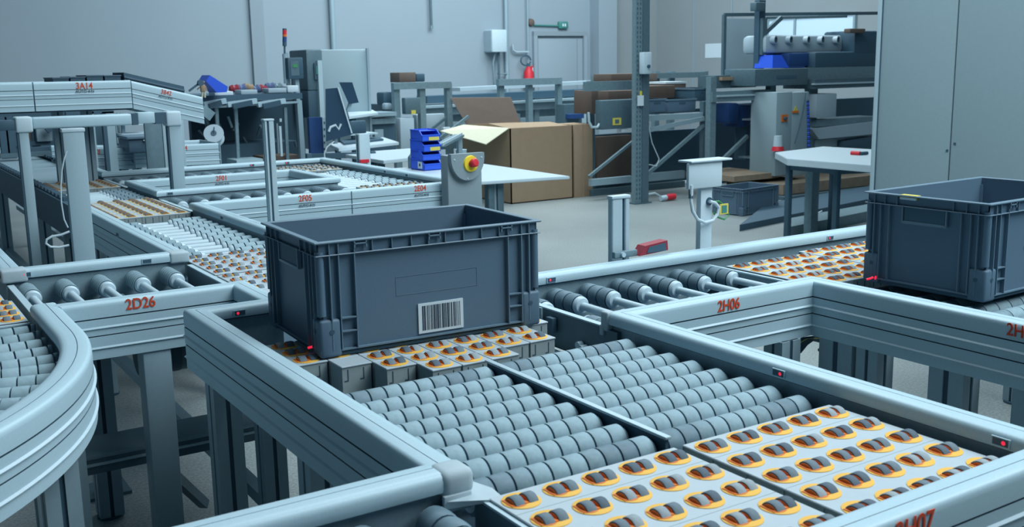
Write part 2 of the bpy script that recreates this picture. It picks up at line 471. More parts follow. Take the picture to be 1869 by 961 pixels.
def module(label, x0, y0, nx, ny, z=.862, rot=0, far=False, disc=None, px=.077, py=.08, depth=.06, name='wheel_sorter_module', skip=None):
    X1, Y1 = x0+nx*px, y0+ny*py
    t = thing(name, label, 'sorter module', ((x0+X1)/2, (y0+Y1)/2, z-depth), 0)
    mb = MB(); ins = .002
    poly = []; tooth = .006; ns = 2
    mb.bbox(x0+ins, X1-ins, y0+ins, Y1-ins, z-.004, z, M['plate'], .0012, 1)
    mb.box(x0+.005, X1-.005, y0+.005, Y1-.005, z-depth, z-.004, M['cell'])
    for i in range(nx):
        for (yy, s) in ((y0, -1), (Y1, 1)):
            mb.box(x0+i*px+.003, x0+(i+1)*px-.003, yy+.003 if s < 0 else yy-.005, yy+.005 if s < 0 else yy-.003, z-depth, z-.004, M['cell'])
            mb.box(x0+i*px+.016, x0+i*px+.019, yy+.0022 if s < 0 else yy-.003, yy+.003 if s < 0 else yy-.0022, z-.035, z-.008, M['groove'])
            mb.box(x0+i*px+.050, x0+i*px+.053, yy+.0022 if s < 0 else yy-.003, yy+.003 if s < 0 else yy-.0022, z-.035, z-.008, M['groove'])
    for j in range(ny):
        for xx in (x0, X1):
            s = -1 if xx == x0 else 1
            mb.box(xx-s*.003, xx-s*.006, y0+j*py+.003, y0+(j+1)*py-.003, z-depth, z-.004, M['cell'])
    for j in range(1, ny):                      # hair-line joints between the tiles of the top plate
        mb.box(x0+.004, X1-.004, y0+j*py-.0004, y0+j*py+.0004, z, z+.0003, M['cell']) if j % 2 == 0 else None
    mb.build('base', t)
    for i in range(nx):
        for j in range(ny):
            if skip and (i, j) in skip: continue
            p = Vector((x0+(i+.5)*px, y0+(j+.5)*py, z))
            a = rot+random.uniform(-.04, .04)
            if far: inst(PFAR, 'wheel_turret', t, p, a); continue
            d = inst(disc or PDISC, 'wheel_turret', t, p, a)
            w = random.choice((PW1, PW1, PW2, PW2, PW3))
            for k, xo in enumerate((-.0215, .0035)):
                o = bpy.data.objects.new('wheel', random.choice((w, w, PW1, PW3))); C.objects.link(o); o.parent = d; o.location = (xo, 0, -.0095)
    return t


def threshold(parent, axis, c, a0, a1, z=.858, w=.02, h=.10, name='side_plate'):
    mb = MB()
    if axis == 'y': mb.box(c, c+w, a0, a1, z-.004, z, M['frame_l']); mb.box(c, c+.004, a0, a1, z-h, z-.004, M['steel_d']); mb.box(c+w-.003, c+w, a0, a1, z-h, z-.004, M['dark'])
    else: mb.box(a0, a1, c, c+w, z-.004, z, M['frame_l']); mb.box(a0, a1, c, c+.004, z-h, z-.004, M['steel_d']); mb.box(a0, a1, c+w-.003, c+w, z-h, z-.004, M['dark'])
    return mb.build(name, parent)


TXF = (PI/2, 0, 0)          # lettering on a face that looks toward -Y
RZ = .86-.029


def roller_set(parent, mesh, pts, rz=0):
    for p in pts: inst(mesh, 'roller', parent, p, rz)


def meshof(mb, name='roller'):
    o = mb.build(name, None, True); me = o.data; bpy.data.objects.remove(o); return me


# ---------------------------------------------------------------- main conveyor (two lanes, towards the camera)
K = thing('roller_conveyor', 'wide two lane conveyor of long grey rollers in front of the central crate', 'conveyor', (.31, -.4, 0))
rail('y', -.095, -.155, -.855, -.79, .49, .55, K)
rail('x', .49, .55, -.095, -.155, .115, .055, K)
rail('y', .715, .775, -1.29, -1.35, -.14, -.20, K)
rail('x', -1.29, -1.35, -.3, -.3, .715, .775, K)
rl = [meshof(roller_long(.385, worn=k)) for k in (0, 1, 1)]
for i in range(8):
    y = -.262-i*.0785
    w = 0 if 0 < i < 7 else random.choice((1, 2))
    inst(rl[w], 'roller', K, (-.082, y, RZ)); inst(rl[random.choice((0, 1, 2)) if i > 5 else (1 if i == 0 else 0)], 'roller', K, (.324, y, RZ))
mb = MB(); mb.bbox(.304, .318, -.855, -.235, .862, .868, M['frame_l'], .002); mb.box(.308, .314, -.85, -.24, .76, .862, M['dark']); mb.build('lane_divider', K)
mb = MB(); mb.box(-.09, .71, -1.285, .485, .752, .760, M['dark'])
for y in (-1.28, -.87, -.23): mb.box(-.09, .71, y, y+.02, .76, .80, M['steel_d'])
mb.build('floor_pan', K)
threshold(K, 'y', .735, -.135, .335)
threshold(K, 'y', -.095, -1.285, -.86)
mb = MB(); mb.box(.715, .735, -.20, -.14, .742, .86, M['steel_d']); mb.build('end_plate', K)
sensor(K, at(437, 562, Y=.49), 'y'); sensor(K, at(1422, 676, X=.715), 'x'); sensor(K, at(1828, 799, X=.715), 'x')
lettering('2H07', .045, M['redtext'], (.327, -1.3512, .880), TXF, K, .85)
mb = MB(); mb.bbox(-.150, -.091, -.860, -.800, .862, .906, M['cap'], .014, 4); mb.hexa([(-.15, -.862, .850), (-.062, -.90, .858), (-.062, -.86, .862), (-.09, -.80, .862), (-.15, -.860, .862), (-.07, -.90, .861), (-.062, -.86, .864), (-.09, -.80, .87)], M['cap']); mb.bbox(-.15, -.10, -.862, -.852, .842, .87, M['cap'], .003)
mb.build('corner_cap', K)
mb = MB(); mb.bbox(.10, .125, .482, .545, .862, .905, M['cap'], .004, 3); mb.build('corner_cap', K)
for (a, b2, c, e) in ((-.15, -.08, -.30, -.23), (-.15, -.08, .34, .41), (-.15, -.08, -.84, -.77), (.70, .77, -.50, -.43), (.70, .77, -1.33, -1.26)): leg(K, a, b2, c, e)
mb = MB(); mb.bar((-.115, -.8, .22), (-.115, .4, .22), .04, .04, M['frame']); mb.bar((.735, -1.3, .22), (.735, -.4, .22), .04, .04, M['frame']); mb.build('stretcher', K)
mb = MB()   # cable bolts and bracket on the open side below the crate
for z in (.835, .81, .79, .77): mb.lathe([(0, 0), (0, .006), (.006, .006), (.006, 0)], (.715, .165, z), (-1, 0, 0), M['tube'], 8)
mb.box(.716, .722, .14, .19, .742, .86, M['steel']); mb.box(.716, .73, .085, .115, .80, .84, M['dark'])
mb.cyl((.73, -.03, .79), (.715, -.03, .79), .01, M['tube']); mb.cyl((.73, -.05, .785), (.71, -.05, .785), .01, M['tube']); mb.build('bolted_bracket', K)

# modules
module('left white wheel module at the front end of the wide conveyor', -.088, -1.285, 5, 5)
module('right white wheel module at the front end beside the red sensor', .312, -1.285, 5, 5)
# stepped cell modules below the central crate
row = 0
MC = thing('wheel_sorter_module', 'stepped wheel module half hidden below the central dark crate', 'sorter module', (.3, .1, .74))
cells = {0: (3, 6), 1: (2, 8), 2: (1, 8), 3: (0, 9), 4: (0, 9), 5: (0, 9)}
mb = MB()
pk = []
for j, (i0, i1) in cells.items():
    y0 = -.22+j*.072
    for i in range(i0, i1):
        x0 = -.055+i*.0775
        if j == 0: x0 += .0
        mb.bbox(x0+.001, x0+.0765, y0+.001, y0+.071, .857, .861, M['plate'], .001, 1)
        mb.box(x0+.003, x0+.0745, y0+.003, y0+.069, .74, .857, M['cell'])
        for q in (.016, .055):
            mb.box(x0+q, x0+q+.002, y0+.0022, y0+.0032, .825, .852, M['groove']); mb.box(x0+q-.008, x0+q, y0+.0022, y0+.0032, .825, .827, M['groove'])
        if (i, j) != (1, 2): pk.append((x0+.038, y0+.036))
mb.build('base', MC)
for (x, y) in pk:
    d = inst(PDISC, 'wheel_turret', MC, (x, y, .861), random.uniform(-.05, .05))
    for xo in (-.0215, .0035):
        o = bpy.data.objects.new('wheel', random.choice((PW1, PW2, PW3))); C.objects.link(o); o.parent = d; o.location = (xo, 0, -.0095)


# ---------------------------------------------------------------- crates
def crate_parts(t, barcode=False, L=.6, Wd=.4, H=.274):
    "euro container standing on z=0, corner at origin, long side along x; local coordinates"
    mb = MB(); cm, rm = M['crate'], M['crate_r']; ins = .012; th = .004
    x0, x1, y0, y1 = ins, L-ins, ins, Wd-ins
    # walls with a hand hold opening recess on the short sides
    for (a, b2, c, e) in ((x0, x1, y0, y0+th), (x0, x1, y1-th, y1), (x0, x0+th, y0, y1), (x1-th, x1, y0, y1)): mb.box(a, b2, c, e, .010, H-.004, cm)
    mb.box(x0, x1, y0, y1, .010, .016, cm)
    mb.bbox(.012, L-.012, .012, Wd-.012, 0, .012, M['dark'], .004)
    mb.box(.004, L-.004, .004, Wd-.004, .014, .018, rm)       # skirt ledge round the base
    def ribx(x, z0, z1, w=.0025):
        for (a, b2) in ((.001, y0), (y1, Wd-.001)): mb.box(x-w/2, x+w/2, a, b2, z0, z1, rm)
    def riby(y, z0, z1, w=.0025):
        for (a, b2) in ((.001, x0), (x1, L-.001)): mb.box(a, b2, y-w/2, y+w/2, z0, z1, rm)
    for x in (.034, .056, .095, L-.034, L-.056, L-.095): ribx(x, .018, H-.03)
    for y in (.034, .056, .085, Wd-.034, Wd-.056, Wd-.085): riby(y, .018, H-.03)
    # corner posts: round column above, solid block with a hole below
    for sx in (0, 1):
        for sy in (0, 1):
            cx, cy = (.013, L-.013)[sx], (.013, Wd-.013)[sy]
            mb.lathe([(0, 0), (0, .0105), (.15, .0105), (.15, 0)], (cx, cy, .10), (0, 0, 1), cm, 12)
            a, b2 = ((.002, .056), (L-.056, L-.002))[sx]; c, e = ((.002, .056), (Wd-.056, Wd-.002))[sy]
            mb.bbox(a, b2, c, e, .001, .092, cm, .008, 3)
            hx = (.032, L-.032)[sx]; hy = (.032, Wd-.032)[sy]
            yy = (.0018, Wd-.0018)[sy]; xx = (.0018, L-.0018)[sx]
            mb.lathe([(0, .0045), (0, .006), (.001, .006), (.001, 0)], (hx, yy, .062), (0, (-1, 1)[sy], 0), M['black'], 12)
            mb.lathe([(0, .0045), (0, .006), (.001, .006), (.001, 0)], (xx, hy, .062), ((-1, 1)[sx], 0, 0), M['black'], 12)
    for (a, b2) in ((.001, y0), (y1, Wd-.001)):
        for xr in ((.056, .095), (L-.095, L-.056)):
            mb.box(xr[0], xr[1], a, b2, .090, .093, rm); mb.box(xr[0], xr[1], a, b2, .058, .061, rm)
    # faint raised field on the long sides
    for (yy, s) in ((y0, -1), (y1, 1)):
        for (a, b2, c, e) in ((.20, .42, .125, .1262), (.20, .42, .170, .1712), (.20, .2012, .125, .171), (.4188, .42, .125, .171)): mb.box(a, b2, yy, yy+s*.0008, c, e, rm)
    mb.build('body', t, True)
    # rim: top flange and lower flange with ribs between, latches
    r = MB()
    def ring(z0, z1, o, w):
        r.bbox(-o, L+o, -o, -o+w, z0, z1, rm, .0015, 1); r.bbox(-o, L+o, Wd+o-w, Wd+o, z0, z1, rm, .0015, 1)
        r.bbox(-o, -o+w, -o+w, Wd+o-w, z0, z1, rm, .0015, 1); r.bbox(L+o-w, L+o, -o+w, Wd+o-w, z0, z1, rm, .0015, 1)
    ring(H-.005, H, .002, .017); ring(H-.034, H-.031, 0, .014)
    r.box(.008, L-.008, .008, .011, H-.034, H-.004, cm); r.box(.008, L-.008, Wd-.011, Wd-.008, H-.034, H-.004, cm)
    r.box(.008, .011, .008, Wd-.008, H-.034, H-.004, cm); r.box(L-.011, L-.008, .008, Wd-.008, H-.034, H-.004, cm)
    for x in (.034, .056, .095, .14, .19, .24, .285, .33, .38, .43, .48, L-.095, L-.056, L-.034):
        for yy in (.001, Wd-.008): r.box(x-.001, x+.001, yy, yy+.007, H-.032, H-.004, rm)
    for y in (.034, .07, .11, .29, .33, Wd-.034):
        for xx in (.001, L-.008): r.box(xx, xx+.007, y-.001, y+.001, H-.032, H-.004, rm)
    for x in (.11, .30, .50):
        for yy in (-.002, Wd-.004): r.box(x-.016, x+.016, yy, yy+.006, H-.012, H-.009, rm); r.box(x-.016, x-.013, yy, yy+.006, H-.02, H-.005, rm); r.box(x+.013, x+.016, yy, yy+.006, H-.02, H-.005, rm)
    r.build('rim', t, True)
    for s in (0, 1):
        h = MB(); xx = (0, L)[s]; sg = (1, -1)[s]
        h.box(xx+sg*.003, xx+sg*.012, .135, .265, H-.075, H-.034, M['dark'])
        h.bbox(xx, xx+sg*.010, .130, .270, H-.082, H-.074, rm, .003); h.box(xx, xx+sg*.010, .128, .132, H-.08, H-.03, rm); h.box(xx, xx+sg*.010, .268, .272, H-.08, H-.03, rm)
        h.build('hand_grip', t, True)
    if barcode:
        l = MB(); a0, z0, w, h2 = .255, .024, .122, .074
        l.box(a0, a0+w, y0-.0035, y0-.0005, z0, z0+h2, M['label'])
        rnd = random.Random(7); x = a0+.010
        while x < a0+w-.010:
            bw = rnd.choice((.0015, .0024, .0034, .0045)); l.box(x, min(x+bw, a0+w-.008), y0-.0040, y0-.0034, z0+.007, z0+h2-.006, M['ink']); x += bw+rnd.choice((.0014, .002, .003))
        l.build('barcode_label', t, True)


crate = thing('plastic_crate', 'dark blue-grey crate with white barcode label in the centre', 'crate', (.004, -.002, .863), -.0448)
crate_parts(crate, True)
crate2 = dup(crate, (1.70, -.56, .863), .03, 'dark blue-grey crate at right edge in front of the grey cabinet')
for ch in list(crate2.children):
    if ch.name.startswith('barcode'): bpy.data.objects.remove(ch)
mb = MB(); y0 = .225; mb.box(-.0005, .02, y0, y0+.055, .262, .275, M['yl']); mb.box(-.001, .019, y0+.002, y0+.053, .2615, .268, M['label']); mb.build('paper_tag', crate2, True)['label'] = 'yellow and white paper tag'
crate3 = dup(crate2, (6.68, 5.28, 0), .12, 'grey crate standing on the floor beside the dark table legs')
for ch in list(crate3.children):
    if ch.name.startswith('paper'): bpy.data.objects.remove(ch)
# red light marks: sensor reflectors at crate foot
for p, l in ((at(568, 631, Z=.88), 'small red light marker at the foot of the central crate'), (at(1585, 507, Z=.88), 'small red light marker at the foot of the right crate')):
    mb = MB(); mb.tube([p+Vector((-.008, 0, -.003)), p+Vector((0, -.008, 0)), p+Vector((.006, -.012, .004))], .003, M['redl']); mb.lathe([(0, 0), (.003, .006), (.006, 0)], p+Vector((.008, -.016, .003)), (0, -1, 0), M['redl'], 10)
    tag(mb.build('marker_light'), l, 'light')

# ---------------------------------------------------------------- conveyor going away left (K2)
K2 = thing('roller_conveyor', 'long narrow conveyor running away from the central crate to the far left', 'conveyor', (.31, 2.4, 0))
rail('y', .115, .055, .49, .55, .84, .78, K2)
rail('y', .115, .055, 1.45, 1.51, 3.3, 3.3, K2)
mb = MB(); mb.box(.06, .11, 3.3, 12, .70, .875, M['dark']); mb.box(.52, .57, 5.7, 12, .70, .875, M['dark']); mb.build('side_beam', K2)
rail('y', .515, .575, .34, .40, 2.86, 2.80, K2)
rail('y', .515, .575, 3.46, 3.52, 4.19, 4.13, K2)
rail('y', .515, .575, 4.81, 4.87, 5.7, 5.7, K2)
mb = MB(); mb.box(.12, .51, .45, 12, .752, .76, M['dark']); mb.build('floor_pan', K2)
mb = MB(); mb.bbox(.05, .118, 1.445, 1.516, .866, .905, M['cap'], .008, 3); mb.build('corner_cap', K2)
r2 = meshof(roller_end(.385, .10, .135, 3, .027, 'rub', .0145, True))
for i in range(12): inst(r2, 'roller', K2, (.122, 1.68+i*.088, RZ+.002))
r2f = meshof(roller_end(.385, .0, .13, 3, .027, 'rub_d', .018, True))
for i in range(7): inst(r2f, 'roller', K2, (.122, 3.62+i*.088, RZ+.002))
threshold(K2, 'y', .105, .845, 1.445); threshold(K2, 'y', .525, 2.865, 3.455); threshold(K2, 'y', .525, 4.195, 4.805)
sensor(K2, at(215, 428, X=.055), 'x', False); sensor(K2, (.518, 2.35, .887), 'x', False)
for y in (.60, 1.9, 2.9, 4.4, 6.2, 8.0): leg(K2, .055, .125, y, y+.07)
for y in (2.6, 4.4, 6.2, 8.0): leg(K2, .505, .575, y, y+.07)
mb = MB(); mb.bar((.09, .6, .25), (.09, 9, .25), .04, .04, M['frame']); mb.bar((.54, 2.6, .25), (.54, 9, .25), .04, .04, M['frame']); mb.build('stretcher', K2)
module('white wheel module next in line behind the central crate', .122, 1.18, 5, 5, px=.0775, disc=PPALE)
module('white wheel module right against the hidden side of the central crate', .122, .765, 5, 5, px=.0775, disc=PPALE, skip={(i, 0) for i in range(5)})
module('nearer white wheel module beside the grey column', .122, 2.80, 5, 4, far=True, rot=PI/2, px=.0775)
module('further white wheel module beside the grey column', .122, 3.13, 5, 5, far=True, rot=PI/2, px=.0775)
module('wheel module just behind the short row of thin rollers', .122, 4.25, 5, 6, far=True, rot=PI/2, px=.0775)
t = thing('chain_belt', 'flat grey belt with dark toothed edges behind the grey column', 'belt', (.31, 7, .84))
mb = MB(); mb.box(.13, .50, 4.8, 9.6, .845, .858, M['frame']); mb.build('belt_surface', t)
for xs, ya in ((.075, 3.6), (.50, 5.7)):
    pl = [(ya, .876)]
    for k in range(50): pl += [(ya+k*.11, .895), (ya+k*.11+.06, .895), (ya+k*.11+.062, .882), (ya+k*.11+.108, .882)]
    pl.append((ya+50*.11, .876)); mb = MB(); mb.prism(pl, 'x', xs, xs+.035, M['dark']); mb.build('toothed_edge', t)

# ---------------------------------------------------------------- side conveyor 2D26
K3 = thing('roller_conveyor', 'short conveyor numbered 2D26 with five ribbed rollers', 'conveyor', (-.17, 1.14, 0))
rail('x', .84, .78, -.45, -.415, .115, .055, K3)
rail('x', 1.45, 1.51, -.475, -.415, .115, .055, K3)
r3 = meshof(roller_end(.60, .13, .13, 6, .030, 'rub', .0125))
for i in range(5): inst(r3, 'roller', K3, (-.415+i*.112, 1.447, RZ), -PI/2)
mb = MB(); mb.box(-.44, .10, .85, 1.44, .752, .758, M['steel_d']); mb.bbox(-.2, -.12, .86, 1.42, .758, .79, M['frame_l'], .004); mb.build('floor_pan', K3)
lettering('2D26', .043, M['redtext'], (-.21, .7785, .885), TXF, K3, .85)
sensor(K3, at(267, 463, Y=1.45), 'y', False); sensor(K3, at(46, 489, Y=1.45), 'y')
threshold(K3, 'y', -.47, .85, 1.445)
solid_leg(K3, -.215, -.135, .785, .86, m='frame'); leg(K3, -.02, .05, .79, .86)
leg(K3, -.26, -.18, 1.42, 1.5)
mb = MB(); mb.bbox(-.485, -.405, 1.445, 1.516, .862, .905, M['cap'], .008, 3); mb.build('corner_cap', K3)
mb = MB(); mb.bbox(-.40, .40, .98, 1.16, .385, .40, M['frame'], .003); mb.box(-.40, .40, .98, .985, .34, .385, M['steel_d']); mb.box(-.40, .40, .975, .98, .366, .374, M['frame_l'])
mb.build('cable_tray', K3)
mb = MB(); mb.bar((-.17, 1.0, .36), (.05, 1.25, .05), .03, .03, M['steel_d']); mb.bar((-.09, .5, .02), (.05, .0, .02), .04, .03, M['steel_d']); mb.build('brace', K3)
mb = MB(); mb.lathe([(0, 0), (0, .07), (.16, .07), (.16, 0)], (-.12, 1.3, .60), (1, 0, 0), M['steel_d'], 24); mb.lathe([(0, .03), (.0, .072), (.03, .072), (.03, .03)], (-.02, 1.3, .60), (1, 0, 0), M['black'], 24); mb.build('drive_motor', K3)

# ---------------------------------------------------------------- curved conveyor at the left edge
K0 = thing('curved_conveyor', 'curved conveyor bend with short roller rows at the left edge', 'conveyor', (-.8, .6, 0))
Rg, Cx, Cy = 1.05, -1.5, .50
st = []
for y in (.86, .68, .5):
    st.append(lambda u, y=y: (-.485+.07*u, y))
for k in range(1, 49):
    a = -k*math.radians(1.9)
    st.append(lambda u, a=a: (Cx+(Rg-.035+.07*u)*math.cos(a), Cy+(Rg-.035+.07*u)*math.sin(a)))
mb = sweep(st)
for f in mb.bm.faces: f.smooth = False
mb.build('side_rail', K0)
rail('y', -.485, -.415, 1.45, 1.51, 7, 7, K0)
r0m = meshof(roller_end(.62, .115, .115, 3, .030, 'rub', .021, True)); r0b = meshof(roller_long(.62, .030, .037))
r0s = meshof(roller_end(.62, .075, .075, 2, .030, 'rub', .021))
pin = MB(); pin.cyl((0, 0, 0), (0, 0, .018), .006, M['tube']); pinm = meshof(pin, 'p')
for i in range(13):
    y = .795-i*.088
    if y > .5: p, a = Vector((-.497, y, RZ)), PI
    else:
        th = -(.5-y)/1.0; p, a = Vector((Cx+(Rg-.047)*math.cos(th), Cy+(Rg-.047)*math.sin(th), RZ)), PI+th
    inst(r0b if i < 2 else r0m, 'roller', K0, p, a)
    q = p + Vector((math.cos(a), math.sin(a), 0))*-.008; inst(pinm, 'guide_pin', K0, (q.x, q.y, .845))
mb = MB(); mb.prism([(-1.3, .84), (-.49, .84), (-.49, .5)]+[(Cx+(Rg-.04)*math.cos(math.radians(-5*k)), Cy+(Rg-.04)*math.sin(math.radians(-5*k))) for k in range(1, 18)]+[(-1.4, -.5)], 'z', .752, .76, M['dark']); mb.build('floor_pan', K0)
threshold(K0, 'x', .838, -1.1, -.49, w=.012)
for (a, b2, c, e) in ((-.53, -.46, .75, .82), (-.45, -.395, .76, .83), (-.60, -.53, .02, .09)): leg(K0, a, b2, c, e)
module('white wheel module just before the curved rollers', -.875, .855, 5, 4, px=.077, py=.078)
module('white wheel module further back at the left edge', -.892, 1.172, 5, 4, px=.077, py=.078)

# ---------------------------------------------------------------- conveyor going right (K4) numbered 2H06
K4 = thing('roller_conveyor', 'conveyor numbered 2H06 with six dark ended rollers', 'conveyor', (1.2, .1, 0))
rail('x', -.14, -.20, .715, .775, 1.49, 1.43, K4)
rail('x', .34, .40, .515, .575, 5.2, 5.2, K4)
r4 = meshof(roller_end(.478, .135, .135, 3, .031, 'rub_d', .0115))
for i in range(7): inst(r4, 'roller', K4, (.735+.04+i*.1225, .339, RZ), -PI/2)
mb = MB(); mb.box(.76, 5, -.135, .335, .742, .75, M['dark']); mb.box(.80, 1.5, .02, .06, .78, .80, M['frame']); mb.box(.80, 1.5, .10, .12, .78, .81, M['frame_l']); mb.build('floor_pan', K4)
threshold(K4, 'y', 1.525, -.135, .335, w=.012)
lettering('2H06', .043, M['redtext'], (1.098, -.2015, .878), TXF, K4, .85)
sensor(K4, at(1006, 507, Y=.34), 'y'); sensor(K4, at(1515, 431, Y=.34), 'y')
for (a, b2, c, e) in ((1.30, 1.375, -.21, -.14), (.80, .87, -.20, -.13)): leg(K4, a, b2, c, e)
for x in (1.15, 2.3, 3.4): leg(K4, x, x+.07, .33, .40)
module('white wheel module beyond the six dark ended rollers', 1.542, -.13, 5, 5, px=.077)
module('white wheel module partly behind the right crate', 1.932, -.09, 5, 5, px=.077)
mb = MB(); mb.bbox(.711, .735, -.165, -.135, .855, .906, M['cap'], .006, 3); mb.bbox(.709, .74, -.15, -.134, .842, .87, M['cap'], .003); mb.build('corner_cap', K4)
K5 = thing('roller_conveyor', 'conveyor under the right crate with rail running to the right edge', 'conveyor', (1.9, -.9, 0))
rail('y', 1.49, 1.43, -2.6, -2.6, -.14, -.20, K5)
mb = MB(); mb.box(1.5, 2.6, -2.6, -.15, .742, .75, M['dark']); mb.build('floor_pan', K5)
r5 = meshof(roller_long(.95, .028, .06, 2))
for i in range(24): inst(r5, 'roller', K5, (1.51, -.2-i*.0785, RZ-.012))
o = lettering('2H05', .043, M['redtext'], (1.4285, -.835, .882), (PI/2, 0, -PI/2), K5, .85)
leg(K5, 1.43, 1.50, -.345, -.23, m='frame'); leg(K5, 1.43, 1.50, -.43, -.36); leg(K5, 1.43, 1.50, -.69, -.59); leg(K5, 1.43, 1.50, -.92, -.82)
mb = MB(); mb.bar((1.465, -.9, .2), (1.465, -.2, .2), .04, .04, M['frame']); mb.bar((1.3, -.17, .3), (.8, -.17, .3), .04, .04, M['frame']); mb.build('stretcher', K5)
mb = MB()
for k in range(7):
    p0 = at(1447+k*2, 636+k, Y=-.17); p1 = at(1466+k*3, 618, Y=-.17); p2 = at(1500+k*2, 614+k*2, Y=-.17)
    mb.tube([p0, (p0+p1)/2+Vector((0, 0, .006)), p1, p2, p2+Vector((.03, 0, -.035)), p2+Vector((.05, .05, -.06))], .006, M['yl'] if k == 1 else M['black'], 6)
tag(mb.build('cable_bundle'), 'bundle of loose dark cables hanging below the inner corner of the rails', 'cable')

# ---------------------------------------------------------------- far block of conveyors
K7 = thing('roller_conveyor', 'conveyor numbered 2F05 and 2E04 behind the central crate', 'conveyor', (1.2, 3.1, 0))
rail('x', 2.86, 2.80, .515, .575, 2.0, 2.06, K7)
rail('x', 3.46, 3.52, .515, .575, 1.57, 1.51, K7)
r7 = meshof(roller_end(.60, .17, .17, 6, .034, 'rub_d', .013))
for i in range(9): inst(r7, 'roller', K7, (.60+i*.115, 3.457, RZ), -PI/2)
mb = MB(); mb.box(.58, 1.99, 2.87, 3.45, .752, .76, M['steel_d']); mb.build('floor_pan', K7)
mb = MB(); mb.box(1.34, 1.343, 2.7965, 2.80, .745, .898, M['groove']); mb.build('rail_joint', K7)
for s, x in (('2F05', 1.087), ('2E04', 1.745)):
    lettering(s, .043, M['redtext'], (x, 2.7985, .882), TXF, K7, .85); lettering('AUTO·4·N', .019, M['ink'], (x+.005, 2.7935, .846), TXF, K7)
sensor(K7, at(310, 349, Y=3.46), 'y', False)
leg(K7, .66, .73, 2.8, 2.87); leg(K7, 1.93, 2.0, 2.8, 2.87)
module('far wheel module just left of the number 2E04', 1.58, 2.88, 5, 5, far=True)
K8 = thing('roller_conveyor', 'furthest conveyor row numbered 2F01', 'conveyor', (1.2, 4.5, 0))
rail('x', 4.19, 4.13, .515, .575, 1.57, 1.51, K8)
rail('x', 4.81, 4.87, .515, .575, 2.0, 2.06, K8)
for i in range(9): inst(r7, 'roller', K8, (.60+i*.115, 4.807, RZ), -PI/2)
mb = MB(); mb.box(.58, 1.99, 4.2, 4.8, .752, .76, M['steel_d']); mb.build('floor_pan', K8)
lettering('2F01', .043, M['redtext'], (1.075, 4.1285, .88), TXF, K8, .85); lettering('AUTO·4·N', .019, M['ink'], (1.075, 4.1235, .846), TXF, K8)
sensor(K8, at(460, 300, Y=4.81), 'y'); sensor(K8, at(524, 295, Y=4.81), 'y')
leg(K8, .66, .73, 4.13, 4.2); leg(K8, 1.3, 1.37, 4.8, 4.87)
module('furthest wheel module in the corner of the rails', 1.58, 4.36, 5, 5, far=True, px=.08)
K9 = thing('roller_conveyor', 'cross conveyor with slim rollers joining the two far rows', 'conveyor', (1.8, 3.8, 0))
rail('y', 1.57, 1.51, 3.46, 3.52, 4.19, 4.13, K9)
rail('y', 2.0, 2.06, 2.86, 2.80, 4.81, 4.87, K9)
r9 = meshof(roller_end(.42, .0, .15, 3, .027, 'rub', .018, True))
for i in range(10): inst(r9, 'roller', K9, (1.575, 3.40+i*.1, RZ))
mb = MB(); mb.box(1.58, 1.99, 3.3, 4.35, .752, .76, M['steel_d']); mb.build('floor_pan', K9)
sensor(K9, (2.0, 3.75, .887), 'x', False); sensor(K9, (2.0, 3.45, .887), 'x', False)
leg(K9, 2.0, 2.06, 3.8, 3.86); leg(K9, 2.0, 2.06, 4.7, 4.76)
K6 = thing('roller_conveyor', 'conveyor entering at the bottom left below the crate lane', 'conveyor', (-1, -1.05, 0))
rail('x', -.855, -.79, -3.2, -3.2, -.095, -.155, K6)
for i in range(12): inst(r4, 'roller', K6, (-.17-i*.1225, -.857, RZ), -PI/2)
mb = MB(); mb.box(-3.2, -.1, -1.34, -.86, .742, .75, M['dark']); mb.build('floor_pan', K6)
leg(K6, -1.1, -1.03, -.85, -.79); leg(K6, -2.4, -2.33, -.85, -.79)
rail('x', -1.34, -1.40, -3.2, -3.2, -.3, -.3, K6)

# ---------------------------------------------------------------- posts, portal, e-stop
t = thing('cable_column', 'tall pale grey box column with white cable loop behind the 2D26 conveyor', 'column', (-.19, 1.70, 0))
mb = MB(); mb.bbox(-.224, -.153, 1.66, 1.69, .01, 1.335, M['post'], .004); mb.build('shaft', t)
mb = MB(); mb.bbox(-.227, -.150, 1.657, 1.693, 1.325, 1.338, M['white'], .003); mb.build('cap', t)
mb = MB(); mb.box(-.27, -.11, 1.62, 1.78, 0, .012, M['steel_d']); mb.build('base_plate', t)
pts = [at(*p, Y=1.66) for p in ((127, 422), (112, 428), (95, 431), (85, 437), (84, 444), (92, 450), (108, 451), (126, 447))]
mb = MB(); mb.tube(pts, .004, M['cable']); pts = [at(*p, Y=1.64) for p in ((124, 415), (117, 400), (112, 370), (111, 340), (113, 310), (117, 290), (122, 275))]; mb.tube(pts, .0025, M['cable']); mb.build('cable', t)

t = thing('profile_post', 'aluminium slotted post rising behind the left end of the central crate', 'post', (.645, 2.05, 0))
mb = MB(); x0, x1, y0, y1 = .628, .668, 2.04, 2.07
for a, b2 in ((x0, x0+.010), (x0+.018, x1)): mb.bbox(a, b2, y0, y1, 0.01, 1.318, M['frame_l'], .002, 1)
mb.box(x0+.008, x0+.02, y0+.006, y1, .01, 1.315, M['groove']); mb.box(x0-.004, x0, y0+.006, y1-.006, .01, 1.316, M['frame']); mb.build('shaft', t)
mb = MB(); mb.bbox(.624, .670, 2.037, 2.073, 1.316, 1.324, M['white'], .002); mb.build('cap', t)
mb = MB(); mb.box(.58, .70, 1.98, 2.13, 0, .012, M['steel_d']); mb.build('base_plate', t)

